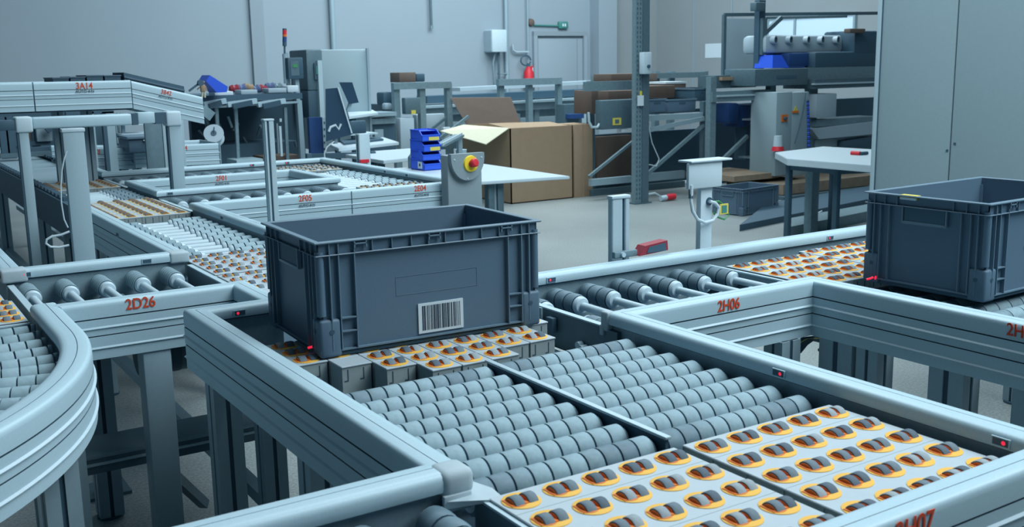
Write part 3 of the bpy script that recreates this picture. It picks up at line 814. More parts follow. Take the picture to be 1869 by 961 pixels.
t = thing('profile_post', 'short slotted aluminium post behind the right conveyor rail', 'post', (1.235, .47, 0))
x0, x1, y0, y1 = 1.212, 1.285, .45, .475
mb = MB()
for a, b2 in ((x0, x0+.044), (x0+.054, x1)): mb.bbox(a, b2, y0, y1, .01, 1.094, M['frame_l'], .003, 1)
mb.box(x0+.04, x0+.058, y0+.008, y1, .01, 1.09, M['black']); mb.build('shaft', t)
mb = MB(); mb.bbox(x0-.003, x1+.002, y0-.003, y1+.002, 1.092, 1.103, M['white'], .003); mb.build('cap', t)
mb = MB(); mb.box(1.16, 1.32, .41, .54, 0, .012, M['steel_d']); mb.build('base_plate', t)
t = thing('reflector_bracket', 'red edged reflector on a steel bracket beside the short post', 'reflector', (1.3, .42, .903))
mb = MB(); mb.bbox(1.195, 1.29, .415, .432, .903, .925, M['steel'], .003); mb.cyl((1.225, .415, .915), (1.225, .405, .915), .008, M['tube']); mb.build('bracket', t)
mb = MB(); mb.prism([(1.285, .905), (1.31, .936), (1.405, .945), (1.408, .912)], 'y', .40, .44, M['red_d']); mb.prism([(1.315, .912), (1.325, .931), (1.395, .938), (1.398, .912)], 'y', .398, .4, M['dark']); mb.build('reflector', t)['label'] = 'dark red framed reflector'

t = thing('sensor_stand', 'white T shaped stand with hanging white cable loop', 'stand', (1.62, .47, 0))
W_ = M['white']
mb = MB(); mb.bbox(1.603, 1.657, .455, .48, .01, 1.19, W_, .004); mb.build('pole', t)
mb = MB(); mb.bbox(1.532, 1.688, .44, .455, 1.10, 1.19, W_, .005); mb.bbox(1.535, 1.725, .43, .50, 1.19, 1.197, W_, .003); mb.build('head_plate', t)
mb = MB(); mb.box(1.54, 1.70, .41, .58, 0, .012, W_); mb.build('base_plate', t)
mb = MB(); mb.lathe([(0, .008), (0, .014), (.004, .014), (.004, 0)], at(1294, 367, Y=.455), (0, -1, 0), M['black'], 14)
mb.tube([at(*p, Y=.44) for p in ((1262, 338), (1262, 352), (1261, 365), (1264, 385), (1273, 400), (1287, 406), (1301, 402), (1310, 390), (1312, 378), (1305, 370), (1295, 367))], .006, M['cable'])
mb.tube([at(1261, 338, Y=.45), at(1261, 362, Y=.44)], .008, M['black']); mb.build('cable', t)
mb = MB(); mb.tube([at(*p, Y=.46) for p in ((1300, 368), (1312, 367), (1325, 378), (1330, 392), (1322, 400), (1310, 396), (1302, 388))], .0035, M['green']); mb.build('earth_wire', t)['label'] = 'thin green earth wire'
p = at(1320, 381, Y=.455); mb = MB(); mb.box(p.x-.02, p.x+.02, .45, .455, p.z-.018, p.z+.018, M['yl']); mb.box(p.x-.012, p.x+.012, .449, .45, p.z-.013, p.z+.013, M['exitg']); mb.build('warning_tag', t)

t = thing('emergency_stop_box', 'speckled grey box with red button on yellow ring beside the white table', 'emergency stop', (1.97, 2.70, 0))
mb = MB(); mb.bbox(1.862, 2.078, 2.70, 2.78, .60, 1.058, M['estop'], .008); mb.bbox(1.90, 2.04, 2.72, 2.78, 0, .60, M['estop'], .005); mb.build('housing', t)
mb = MB(); pl = [(1.866, 1.062), (2.074, 1.062)]+[(1.97+.112*math.cos(a), 1.045+.115*math.sin(a)) for a in [-math.radians(d) for d in range(0, 181, 10)]]
pl = [(1.97-.104, 1.066), (1.97+.104, 1.066)]+[(1.97+.104*math.cos(math.radians(-d)), 1.045+.125*math.sin(math.radians(-d))) for d in range(0, 181, 12)]
mb.prism(pl, 'y', 2.665, 2.70, M['estop'])
for (x, z) in ((1.887, 1.035), (2.055, 1.04), (1.965, .93)): mb.lathe([(0, 0), (0, .006), (.004, .004), (.004, 0)], (x, 2.665, z), (0, -1, 0), M['tube'], 8)
mb.build('cover_plate', t)
mb = MB(); mb.lathe([(0, 0), (0, .045), (.012, .042), (.014, .022), (.014, 0)], (1.985, 2.665, 1.01), (0, -1, 0), M['yel'], 22); mb.build('yellow_ring', t)
mb = MB(); mb.lathe([(0, 0), (0, .02), (.012, .016), (.016, .023), (.034, .024), (.042, .018), (.044, 0)], (1.985, 2.655, 1.01), (.15, -1, .25), M['red'], 18); mb.build('red_button', t)

# portal over the narrow conveyor
t = thing('scanner_portal', 'pale grey gantry straddling the narrow conveyor below 3A14', 'gantry', (.29, 3.65, 0))
for x, dx in ((-.115, .058), (.632, .078)):
    mb = MB(); mb.bbox(x+.012, x+dx, 3.60, 3.65, .01, 1.25, M['post'], .004); mb.box(x+.004, x+.013, 3.605, 3.645, .01, 1.25, M['dark']); mb.build('leg', t)  # dark strip on the left side stands in for the leg's shade
    mb = MB(); mb.bbox(x, x+.08, 3.59, 3.69, 1.235, 1.315, M['white'], .01, 3); mb.build('corner_cap', t)
    mb = MB(); mb.box(x-.03, x+.11, 3.57, 3.71, 0, .012, M['steel_d']); mb.build('base_plate', t)
mb = MB(); mb.bbox(-.035, .455, 3.60, 3.68, 1.25, 1.31, M['alu'], .01, 3); mb.box(.455, .485, 3.60, 3.68, 1.25, 1.31, M['dark']); mb.bbox(.485, .575, 3.60, 3.68, 1.255, 1.315, M['alu'], .006); mb.box(.575, .632, 3.60, 3.68, 1.25, 1.31, M['dark']); mb.build('crossbar', t)
mb = MB(); mb.bbox(-.20, -.11, 3.60, 3.68, 1.25, 1.30, M['dark'], .004); mb.build('bracket', t)


# raised conveyor 3A14 and ramp
def hrail(parent, p0, p1, h=.16, name='side_rail'):
    "rail face toward -Y along an arbitrary line in the x-z plane"
    mb = MB(); p0, p1 = Vector(p0), Vector(p1); rings = []
    for p in (p0, p1): rings.append([mb.bm.verts.new((p.x, p.y+.06-.06*u, p.z+(z-TOPZ))) for u, z, _ in PROF])
    n = len(PROF)
    for i in range(n): mb.face([rings[0][i], rings[0][(i+1) % n], rings[1][(i+1) % n], rings[1][i]], M[PROF[i][2]])
    mb.face(rings[0][::-1], M['alu']); mb.face(rings[1], M['alu']); return mb.build(name, parent)


t = thing('raised_conveyor', 'raised conveyor numbered 3A14 with sloping end numbered 3B42', 'conveyor', (.3, 4.4, 0))
hrail(t, (-1.5, 4.2, 1.482), (.07, 4.2, 1.482)); hrail(t, (.077, 4.2, 1.482), (.60, 4.2, 1.482)); hrail(t, (-1.5, 4.75, 1.482), (.60, 4.75, 1.482))
hrail(t, (.605, 4.2, 1.478), (1.015, 4.2, 1.372)); hrail(t, (.605, 4.75, 1.478), (1.015, 4.75, 1.372))
mb = MB(); mb.box(-1.5, .6, 4.26, 4.75, 1.36, 1.37, M['dark']); mb.hexa([(.6, 4.26, 1.36), (1.01, 4.26, 1.25), (1.01, 4.75, 1.25), (.6, 4.75, 1.36), (.6, 4.26, 1.37), (1.01, 4.26, 1.26), (1.01, 4.75, 1.26), (.6, 4.75, 1.37)], M['dark'])
mb.build('floor_pan', t)
lettering('3A14', .05, M['redtext'], (.343, 4.198, 1.455), TXF, t, .85); lettering('AUTO·4·N', .022, M['ink'], (.343, 4.193, 1.424), TXF, t)
lettering('3B42', .036, M['redtext'], (.80, 4.198, 1.405), (PI/2, .25, 0), t, .85); lettering('AUTO·4·N', .018, M['ink'], (.793, 4.193, 1.377), (PI/2, .25, 0), t)
mb = MB(); mb.box(-1.5, .60, 4.22, 4.24, 1.312, 1.322, M['dark']); mb.build('underframe', t)
for (x, y) in ((-.9, 4.3), (.25, 4.75), (.42, 4.75)): leg(t, x, x+.06, y, y+.06, 1.32)
mb = MB(); mb.bar((1.02, 4.25, 1.3), (1.08, 4.25, 1.25), .02, .06, M['steel']); mb.build('end_bracket', t)
for k, (xa, xb, za, zb) in enumerate(((.205, .29, 1.505, 1.505), (.30, .38, 1.508, 1.508), (.39, .48, 1.515, 1.512), (.49, .58, 1.513, 1.508), (.60, .95, 1.527, 1.437))):
    mb = MB()
    if k < 4: mb.box(xa, xb, 4.35, 4.65, 1.371, za, M['dark']); mb.box(xa-.004, xb+.004, 4.345, 4.655, za-.006, za, M['crate'])
    else:
        mb.hexa([(xa, 4.35, 1.37), (xb, 4.35, 1.28), (xb, 4.65, 1.28), (xa, 4.65, 1.37), (xa, 4.35, za), (xb, 4.35, zb), (xb, 4.65, zb), (xa, 4.65, za)], M['dark'])
        mb.hexa([(xa, 4.342, za-.03), (xb, 4.342, zb-.03), (xb, 4.35, zb-.03), (xa, 4.35, za-.03), (xa, 4.342, za-.02), (xb, 4.342, zb-.02), (xb, 4.35, zb-.02), (xa, 4.35, za-.02)], M['crate'])
    tag(mb.build('plastic_tray'), ['low black tray furthest left on top of 3A14', 'low black tray second from the left on 3A14', 'low black tray third from the left on 3A14', 'black tray just left of the sloping end of 3A14', 'long black tray tilted on the sloping conveyor end'][k], 'tray')

# ---------------------------------------------------------------- equipment behind, left side
def pbox(mb, x0, x1, y0, y1, Y, d, m, b=0):
    "box whose front spans the photograph's rectangle at depth plane Y"
    a = at(x0, (y0+y1)/2, Y=Y).x; c = at(x1, (y0+y1)/2, Y=Y).x
    z1 = at((x0+x1)/2, y0, Y=Y).z; z0 = at((x0+x1)/2, y1, Y=Y).z
    (mb.bbox(a, c, Y, Y+d, z0, z1, m, b) if b else mb.box(a, c, Y, Y+d, z0, z1, m))
    return a, c, z0, z1


def pbar(mb, p, q, Y, w, h, m): mb.bar(at(*p, Y=Y), at(*q, Y=Y), h, w, m, (0, 1, 0))


# short far conveyor stubs right of the portal
t = thing('roller_conveyor', 'pale conveyor stub below the sloping 3B42 end beside the white reel', 'conveyor', (1.4, 6, 0))
hrail(t, (1.0, 6, .975), (1.65, 6, .968)); hrail(t, (1.0, 6.5, .975), (1.65, 6.5, .968)); mb = MB(); mb.box(1.0, 1.65, 6.06, 6.5, .85, .86, M['steel']); mb.box(1.645, 1.66, 6.0, 6.56, .805, .97, M['alu_d']); mb.build('floor_pan', t)
leg(t, 1.2, 1.26, 6.2, 6.26, .81); leg(t, 1.55, 1.61, 6.1, 6.16, .81); leg(t, 1.1, 1.16, 6.5, 6.56, .81)
lettering('2F34', .05, M['redtext'], (1.36, 5.998, .945), TXF, t, .8)
t = thing('roller_conveyor', 'dull grey conveyor stub behind the gantry legs', 'conveyor', (.8, 6.3, 0))
hrail(t, (.5, 6.1, .985), (1.02, 6.1, .96)); hrail(t, (.5, 6.5, .985), (1.02, 6.5, .96)); mb = MB(); mb.box(.5, 1.02, 6.16, 6.5, .86, .87, M['steel']); mb.build('floor_pan', t)
leg(t, .7, .76, 6.2, 6.26, .82); leg(t, .9, .96, 6.2, 6.26, .82)
lettering('2I', .05, M['redtext'], (.76, 6.098, .945), TXF, t, .8)
t = thing('plastic_crate', 'small dark crate hanging on the far conveyor behind the gantry', 'crate', (1.12, 5.9, .87))
mb = MB(); pbox(mb, 235, 300, 253, 277, 5.9, .3, M['crate'], .01); mb.build('body', t)
mb = MB(); pbox(mb, 232, 303, 248, 253, 5.88, .34, M['crate_r'], .004); pbox(mb, 262, 268, 255, 257, 5.875, .02, M['label']); mb.build('rim', t)
t = thing('side_table', 'pale shelf edge above the small dark crate', 'shelf', (1.1, 6.2, 0))
mb = MB(); pbox(mb, 225, 288, 244, 249, 6.3, .3, M['white']); pbox(mb, 225, 268, 222, 228, 6.4, .3, M['white']); mb.build('shelf_board', t)
mb = MB(); pbox(mb, 226, 232, 228, 320, 6.5, .04, M['frame']); pbox(mb, 285, 291, 244, 320, 6.5, .04, M['frame']); mb.build('leg', t)
t = thing('support_frame', 'pair of slotted uprights standing between the gantry legs', 'frame', (.7, 5.97, 0))
for (xa, xb, xc) in ((148, 155, 171), (186, 193, 208)):
    mb = MB(); P = at(xa, 204, Y=5.95); Q = at(xb, 204, Y=5.95); T = at(xc, 204, Y=5.95); mb.box(P.x, Q.x, 5.95, 6.01, 0, P.z, M['dark']); mb.box(Q.x, T.x, 5.95, 6.0, 0, P.z, M['post']); mb.build2('upright', t)
mb = MB(); pbox(mb, 120, 208, 203, 208, 5.95, .05, M['dark']); mb.build('crossbar', t)
for (xa, xb) in ((207, 210), (213, 217), (220, 225)):
    mb = MB(); P = at(xa, 206, Y=6.8); Q = at(xb, 206, Y=6.8); mb.box(P.x, Q.x, 6.8, 6.83, 0, P.z, M['steel']); mb.build('slim_post', t)
t = thing('partition_panel', 'plain grey upright panel behind the right gantry leg', 'panel', (1.1, 5.6, 0))
mb = MB(); P = at(262, 212, Y=5.5); Q = at(334, 212, Y=5.5); mb.bbox(P.x, P.x+.13, 5.5, 5.53, 0, P.z, M['steel_d'], .004); mb.bbox(Q.x-.16, Q.x, 5.5, 5.53, 0, P.z, M['post'], .004); mb.build2('board', t)
t = thing('orange_tape_roll', 'orange edged part lying on the shelf under the gantry bar', 'tape', at(287, 216, Y=6.35))
mb = MB(); pbox(mb, 275, 298, 212, 222, 6.42, .1, M['orange'], .008); mb.build('roll', t)

# reel
t = thing('cable_reel', 'white cable reel with keyhole centre', 'reel', at(388, 262, Y=6.6))
c = at(390, 243, Y=6.55); d = Vector((-.30, -.80, .45))
mb = MB(); mb.lathe([(0, 0), (0, .082), (.008, .082), (.008, .04)], c, -d, M['hood'], 30); mb.lathe([(.008, .06), (.10, .06), (.10, .08), (.108, .08), (.108, 0)], c, -d, M['hood'], 30); mb.build('drum', t)
mb = MB(); mb.lathe([(0, 0), (0, .024), (.003, .024), (.003, 0)], c+d*.003, d, M['dark'], 16); mb.bar(c+d*.005, c+d*.005+Vector((.008, 0, .05)), .012, .006, M['dark']); mb.build('hub_hole', t)
mb = MB(); mb.box(c.x-.02, c.x+.02, c.y+.10, c.y+.14, 0, c.z, M['steel_d']); mb.box(c.x-.1, c.x+.1, c.y, c.y+.24, 0, .015, M['steel_d']); mb.build('stand', t)

# dark assembly machine with framed top
t = thing('assembly_machine', 'large dark framed machine behind the reel with parts piled on top', 'machine', (2.5, 8, 0))
mb = MB(); pbox(mb, 372, 552, 172, 183, 7.9, 1.2, M['dark']); mb.build('table_top', t)
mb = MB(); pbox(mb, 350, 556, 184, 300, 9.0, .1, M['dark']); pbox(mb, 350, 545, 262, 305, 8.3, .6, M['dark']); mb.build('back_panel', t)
mb = MB()
for x in (395, 430, 520): pbar(mb, (x, 196), (x+5, 298), 7.95, .03, .03, M['steel'])
pbar(mb, (545, 183), (552, 290), 7.9, .05, .05, M['frame']); mb.build('upright', t)
mb = MB()
for (a, b2) in ((372, 412), (415, 468), (470, 520)):
    pbar(mb, (a, 191), (b2, 184), 7.85, .05, .05, M['alu']); pbar(mb, (a+10, 194), (b2-8, 187), 7.80, .03, .05, M['black'])
pbar(mb, (362, 197), (545, 186), 7.88, .02, .02, M['frame']); mb.build('top_rail', t)
mb = MB()
random.seed(11)
for k in range(26):
    x = random.uniform(360, 545); y = random.uniform(205, 285); pbar(mb, (x, y), (x+random.uniform(-12, 12), y+random.uniform(8, 26)), 8.15+random.random()*.5, .02, .02, random.choice((M['steel_d'], M['steel'], M['black'])))
mb.build('linkage_bar', t)
mb = MB(); pbox(mb, 432, 480, 291, 298, 7.7, .3, M['alu']); pbox(mb, 480, 545, 284, 292, 8.0, .3, M['card_d']); mb.build('lower_shelf', t)
mb = MB(); pbox(mb, 511, 515, 230, 285, 7.8, .02, M['white']); pbox(mb, 506, 509, 225, 280, 7.8, .02, M['steel']); mb.cyl(at(512, 216, Y=7.8), at(512, 222, Y=7.8), .012, M['white'], 8); mb.build('air_line', t)
for k, (x0, x1, y0, y1, mm, l) in enumerate(((392, 426, 167, 175, 'label', 'white paper slip at the left on the machine top'), (440, 470, 164, 172, 'hood', 'grey flat box in the middle of the machine top'), (490, 523, 161, 169, 'hood', 'grey flat box at the right of the machine top'),
                                   (525, 545, 156, 168, 'label', 'crumpled white bag at the right end of the machine top'))):
    mb = MB(); pbox(mb, x0, x1, y0, y1, 7.95, .2, M[mm], .006); tag(mb.build('parts_box'), l, 'box')
random.seed(3)
for k in range(7):
    mb = MB(); x = 428+k*13; c = at(x, 163-random.random()*5, Y=8.3); mb.lathe([(-.06, 0), (-.05, .03), (-.02, .042), (.0, .034), (.03, .045), (.06, .02), (.07, 0)], c, (1, 0, random.uniform(-.4, .4)), M[('red_d', 'bag_b', 'card', 'bag_b', 'red_d', 'bag_b', 'steel')[k]], 10)
    tag(mb.build('parts_bag'), 'small %s bag of parts heaped on the machine top, %s' % (('dull red', 'muted blue', 'brown', 'blue', 'reddish', 'soft blue', 'grey')[k], ('leftmost', 'second from left', 'third from left', 'in the middle', 'third from right', 'second from right', 'rightmost')[k]), 'bag', 'bags of parts on the dark machine')
t = thing('storage_bin', 'blue bin tipped up on the machine top beside the sloping conveyor', 'bin', at(398, 165, Y=7.6))
mb = MB(); A = [at(*p, Y=7.6) for p in ((376, 148), (383, 137), (416, 158), (414, 168), (396, 169))]
for P0, dep in ((A, .25),):
    v0 = [mb.bm.verts.new(p) for p in P0]; v1 = [mb.bm.verts.new(p+Vector((0, dep, 0))) for p in P0]
    for i in range(5): mb.face([v0[i], v0[(i+1) % 5], v1[(i+1) % 5], v1[i]], M['blue'])
    mb.face(v0[::-1], M['blue']); mb.face(v1, M['blue'])
mb.build('shell', t)
t = thing('toy_figure', 'small tan figure standing on the end of the sloping conveyor', 'figurine', at(371, 178, Y=4.6))
mb = MB(); a, b2 = at(367, 168, Y=4.6), at(375, 154, Y=4.6); mb.bbox(a.x, b2.x, 4.6, 4.62, a.z, b2.z, M['card'], .006); mb.build('torso', t)
mb = MB(); c = at(371, 150, Y=4.61); mb.lathe([(-.009, 0), (-.007, .007), (0, .010), (.007, .007), (.009, 0)], c, (0, 0, 1), M['card'], 12); mb.build('head', t)
for k in (369, 374):
    mb = MB(); mb.cyl(at(k, 178, Y=4.61), at(k, 167, Y=4.61), .006, M['card_l'], 8); mb.build('leg', t)
for a, b2 in (((367, 157), (360, 163)), ((375, 157), (378, 166))):
    mb = MB(); mb.bar(at(*a, Y=4.61), at(*b2, Y=4.61), .007, .007, M['card'], (0, 1, 0)); mb.build('arm', t)
mb = MB(); mb.bar(at(345, 166, Y=4.58), at(366, 150, Y=4.58), .012, .012, M['dark'], (0, 1, 0)); mb.lathe([(0, 0), (0, .02), (.02, .02), (.02, 0)], at(365, 151, Y=4.58), (0, -1, 0), M['dark'], 12); tag(mb.build('clamp_lever'), 'dark lever beside the tan figure on the sloping conveyor', 'lever')

# tower light and operator screen
t = thing('signal_tower', 'stack light with red and orange segments on a thin pole', 'stack light', at(530, 160, Y=8.2))
mb = MB(); p0 = at(519, 98, Y=8.2); mb.cyl(p0, p0+Vector((0, 0, -.30)), .022, M['frame'], 10); mb.build('pole', t)
for (y0, y1, mm) in ((52, 55, 'dark'), (55, 63, 'red'), (63, 67, 'orange'), (67, 77, 'blue_d'), (77, 84, 'dark')):
    mb = MB(); mb.cyl(at(519.5, y1, Y=8.2), at(519.5, y0, Y=8.2), .022, M[mm], 14); mb.build('light_segment', t)
mb = MB(); mb.cyl(at(519.5, 98, Y=8.2), at(519.5, 84, Y=8.2), .010, M['dark'], 10); mb.build('neck', t)
mb = MB(); pbar(mb, (522, 96), (528, 172), 8.25, .035, .035, M['frame']); mb.build('mast', t)
t = thing('operator_panel', 'black operator screen on an arm beside the stack light', 'screen', at(540, 165, Y=8.1))
mb = MB(); pbox(mb, 526, 554, 105, 144, 8.1, .1, M['black'], .01); mb.build('housing', t)
mb = MB(); pbox(mb, 531, 546, 111, 138, 8.095, .006, M['steel_d']); pbox(mb, 535, 543, 117, 123, 8.09, .006, M['green']); mb.build('display', t)
mb = MB(); pbox(mb, 543, 550, 144, 290, 8.15, .06, M['frame']); mb.build('arm', t)

# large pale cabinet with doorway
t = thing('machine_cabinet', 'large pale grey machine housing with dark recess left of the monitors', 'cabinet', (3.5, 8.3, 0))
mb = MB(); pbox(mb, 590, 675, 90, 275, 8.6, .9, M['cab'], .02); mb.build('housing', t)
mb = MB(); pbox(mb, 560, 590, 90, 165, 8.5, .5, M['steel_d'], .02); pbox(mb, 563, 588, 165, 215, 8.5, .4, M['dark'], .01); mb.build('front_recess', t)
mb = MB(); pbox(mb, 584, 592, 110, 280, 8.45, .05, M['frame_l']); pbox(mb, 673, 677, 88, 270, 8.58, .03, M['frame']); mb.build('edge_profile', t)
mb = MB(); pbox(mb, 574, 583, 115, 145, 8.47, .02, M['dark']); pbox(mb, 577, 581, 120, 136, 8.46, .01, M['exitg']); mb.build('window', t)
t = thing('partition_panel', 'dark blue upright panel with punched white edge strip', 'panel', at(580, 290, Y=7.2))
mb = MB(); pbox(mb, 566, 590, 214, 300, 7.2, .05, M['blue_d']); mb.build('board', t)
mb = MB(); pbox(mb, 590, 595, 214, 285, 7.19, .03, M['white'])
for y in (222, 234, 246, 258, 270): pbox(mb, 591.5, 593.5, y, y+4, 7.185, .01, M['dark'])
mb.build('edge_strip', t)


def monitor(label, quad, Y, stand=None, dep=.05):
    t = thing('computer_monitor', label, 'monitor', at(quad[3][0], quad[3][1]+10, Y=Y))
    mb = MB(); F = [at(*p, Y=Y) for p in quad]; v = [mb.bm.verts.new(p) for p in F]; w = [mb.bm.verts.new(p+Vector((.02, dep, 0))) for p in F]
    for i in range(4): mb.face([v[i], v[(i+1) % 4], w[(i+1) % 4], w[i]], M['black'])
    mb.face(v[::-1], M['screen']); mb.face(w, M['black']); mb.build('screen', t)
    if stand:
        mb = MB(); mb.bar(at(*stand[0], Y=Y+.06), at(*stand[1], Y=Y+.06), .04, .03, M['frame']); mb.build('stand', t)
    return t


monitor('large black monitor seen edge-on beside the dark blue panel', ((594, 162), (618, 160), (643, 245), (595, 258)), 6.9, ((612, 240), (612, 262)))
mb = MB(); mb.bar(at(617, 160, Y=6.87), at(642, 243, Y=6.87), .012, .012, M['white']); o = mb.build('trim_strip', bpy.data.objects['computer_monitor'])
monitor('black monitor tilted in front of the pale machine housing', ((619, 150), (643, 150), (655, 187), (637, 190)), 8.2, ((640, 186), (634, 203)))
t = thing('office_chair', 'black backed chair tucked behind the keyboard table', 'chair', at(652, 245, Y=7.6))
mb = MB(); pbox(mb, 639, 670, 220, 244, 7.6, .06, M['black'], .02); mb.build('backrest', t)
mb = MB(); pbox(mb, 672, 676, 244, 300, 7.65, .04, M['frame']); pbox(mb, 640, 690, 243, 246, 7.6, .3, M['white']); mb.build('frame', t)


def table(label, corners, z, th=.03, legs=(), m='table', leg_m='dark', apron=True, cat='table', lw=.05):
    "corners: world xy of the top"
    cx = sum(p[0] for p in corners)/len(corners); cy = sum(p[1] for p in corners)/len(corners)
    t = thing('work_table', label, cat, (cx, cy, 0))
    mb = MB(); mb.prism(corners, 'z', z-th, z, M[m]); bmesh.ops.bevel(mb.bm, geom=mb.bm.edges[:], offset=.004, segments=2, affect='EDGES'); mb.build('table_top', t)
    for (x, y) in legs:
        l = MB(); l.bbox(x-lw/2, x+lw/2, y-lw/2, y+lw/2, 0, z-th, M[leg_m], .004); l.build('leg', t)
    if apron and len(legs) > 1:
        l = MB()
        for a, b2 in zip(legs, legs[1:]): l.bar((a[0], a[1], z-th-.03), (b2[0], b2[1], z-th-.03), .03, .05, M[leg_m])
        l.build('apron', t)
    return t


def q(*pts, z):
    return [tuple(at(*p, Z=z)[:2]) for p in pts]


wt = table('large white table beside the emergency stop box', [(2.35, 3.98), (3.47, 3.80), (3.52, 5.13), (2.35, 5.3)], .75, .022, (), apron=False)
mb = MB()
for x in (2.90, 2.975): mb.bbox(x, x+.05, 3.98, 4.04, 0, .728, M['steel_d'], .004)
mb.box(2.94, 2.985, 4.0, 4.03, 0, .728, M['frame']); mb.cyl((2.955, 3.999, .52), (2.955, 3.99, .52), .008, M['black'], 8); mb.cyl((2.975, 3.999, .52), (2.975, 3.99, .52), .008, M['black'], 8)
mb.bbox(2.75, 3.15, 3.9, 4.6, 0, .03, M['steel_d'], .006); mb.build('column_leg', wt)
table('low white table left of the blue bins', q((700, 293), (800, 282), (780, 268), (620, 280), z=.75), .75, .03, [(3.1, 6.1), (3.3, 6.6)])
table('white keyboard table below the large black monitor', q((618, 271), (728, 259), (700, 250), (600, 262), z=.80), .80, .03, [(2.75, 6.9), (3.3, 6.7)])
table('white shelf table in front of the pale machine housing', q((637, 212), (690, 205), (680, 200), (634, 204), z=1.06), 1.06, .03, [(3.6, 8.2), (3.75, 8.1)])
t = thing('keyboard', 'black keyboard lying on the white keyboard table', 'keyboard', at(650, 258, Z=.81))
mb = MB(); mb.prism(q((628, 262), (700, 254), (690, 250), (620, 256), z=.815), 'z', .802, .82, M['black']); mb.build('body', t)
mb = MB(); mb.tube([at(*p, Y=6.9) for p in ((600, 240), (603, 232), (612, 228), (618, 236), (622, 226))], .012, M['cable']); mb.tube([at(*p, Y=6.6) for p in ((594, 300), (592, 280), (597, 268), (610, 258))], .006, M['cable'])
tag(mb.build('loose_cable'), 'tangled white cable by the large black monitor', 'cable')
t = thing('profile_post', 'pale post with red foot in front of the keyboard table', 'post', at(667, 292, Z=.75))
mb = MB(); a = at(665, 244, X=2.12); mb.bbox(2.08, 2.16, a.y, a.y+.06, 0, at(665, 244, X=2.12).z, M['frame_l'], .004); mb.box(2.076, 2.08, a.y+.02, a.y+.035, .1, a.z-.01, M['groove']); mb.build('shaft', t)
mb = MB(); pbox(mb, 658, 674, 291, 297, a.y-.02, .02, M['red']); mb.build('reflector', t)['label'] = 'red reflector'

# stack of blue bins
pb = at(778, 311, Z=.75)
BINL = ['topmost blue bin of the stack with yellow label', 'second blue bin from the top with yellow label', 'third blue bin from the top with plain front', 'lowest blue bin of the stack with white label']
bin0 = None
Z4 = [at(780, y, Y=4.85).z for y in (240, 258, 277, 293, 311)]
for k in range(4):
    z0, z1 = Z4[k+1], Z4[k]+.012
    t = thing('storage_bin', BINL[k], 'bin', (2.93, 4.95, z0), .05 if k % 2 else -.03, 'blue bins stacked on the white table')
    h = z1-z0; w = .155; L = .20
    mb = MB(); B = M['blue']
    for x in (-w/2, w/2-.006):
        mb.prism([(-L/2, 0), (L/2, 0), (L/2, h), (-L/2+.05, h), (-L/2+.0, h*.55)], 'x', x, x+.006, B)
    mb.box(-w/2, w/2, -L/2, L/2, 0, .006, B); mb.box(-w/2, w/2, L/2-.006, L/2, 0, h, B); mb.box(-w/2, w/2, -L/2, -L/2+.006, 0, h*.55, B)
    mb.box(-w/2-.003, w/2+.003, -L/2-.004, -L/2+.008, h*.5, h*.58, B); mb.box(-w/2-.004, -w/2, -L/2+.06, L/2, h-.008, h, B); mb.box(w/2, w/2+.004, -L/2+.06, L/2, h-.008, h, B); mb.box(-w/2, w/2, -L/2+.05, L/2, h-.012, h-.009, M['blue'])
    mb.build('shell', t, True)
    if k in (0, 1, 3):
        mb = MB()
        if k == 3: mb.box(-w/2-.003, -w/2+.0, -.07, -.01, h*.15, h*.75, M['label']); mb.box(-w/2-.004, -w/2-.002, -.05, -.03, h*.35, h*.6, M['ink'])
        else: mb.box(-.02, w/2-.01, -L/2-.004, -L/2-.001, h*.08, h*.38, M['yl'])
        mb.build('paper_label', t, True)
t = thing('spray_bottle', 'clear grey plastic bottle beside the lowest blue bin', 'bottle', at(754, 306, Z=.75))
c = at(753, 306, Z=.75); mb = MB(); mb.lathe([(0, 0), (0, .035), (.085, .035), (.11, .014), (.12, .014), (.12, 0)], c, (0, 0, 1), M['steel'], 14); mb.build('body', t)
mb = MB(); mb.lathe([(.12, 0), (.12, .012), (.145, .012), (.145, 0)], c, (0, 0, 1), M['dark'], 10); mb.build('cap', t)
t = thing('steel_tray', 'long pale tray sloping up behind the blue bins', 'tray', at(800, 270, Z=.75))
mb = MB(); A = at(802, 266, Y=5.6); B2 = at(838, 247, Y=5.8); mb.bar(A, B2, .10, .02, M['steel']); mb.bar(A+Vector((0, -.05, .012)), B2+Vector((0, -.05, .012)), .012, .03, M['frame_l']); mb.build('tray_body', t)
mb = MB(); mb.box(B2.x-.02, B2.x+.02, B2.y-.02, B2.y+.02, 0, B2.z, M['frame']); mb.build('leg', t)
t = thing('plastic_cup', 'small white slotted tub right of the blue bins', 'tub', at(842, 284, Z=.75))
c = at(842, 284, Z=.75); mb = MB(); mb.lathe([(0, 0), (0, .045), (.05, .05), (.055, .052), (.055, 0)], c, (0, 0, 1), M['frame_l'], 16); mb.build('body', t)
mb = MB(); pbox(mb, 800, 818, 288, 296, 4.9, .15, M['label'], .004); pbox(mb, 804, 816, 290, 294, 4.895, .01, M['hood']); tag(mb.build('carton'), 'small white carton behind the blue bins on the white table', 'box')

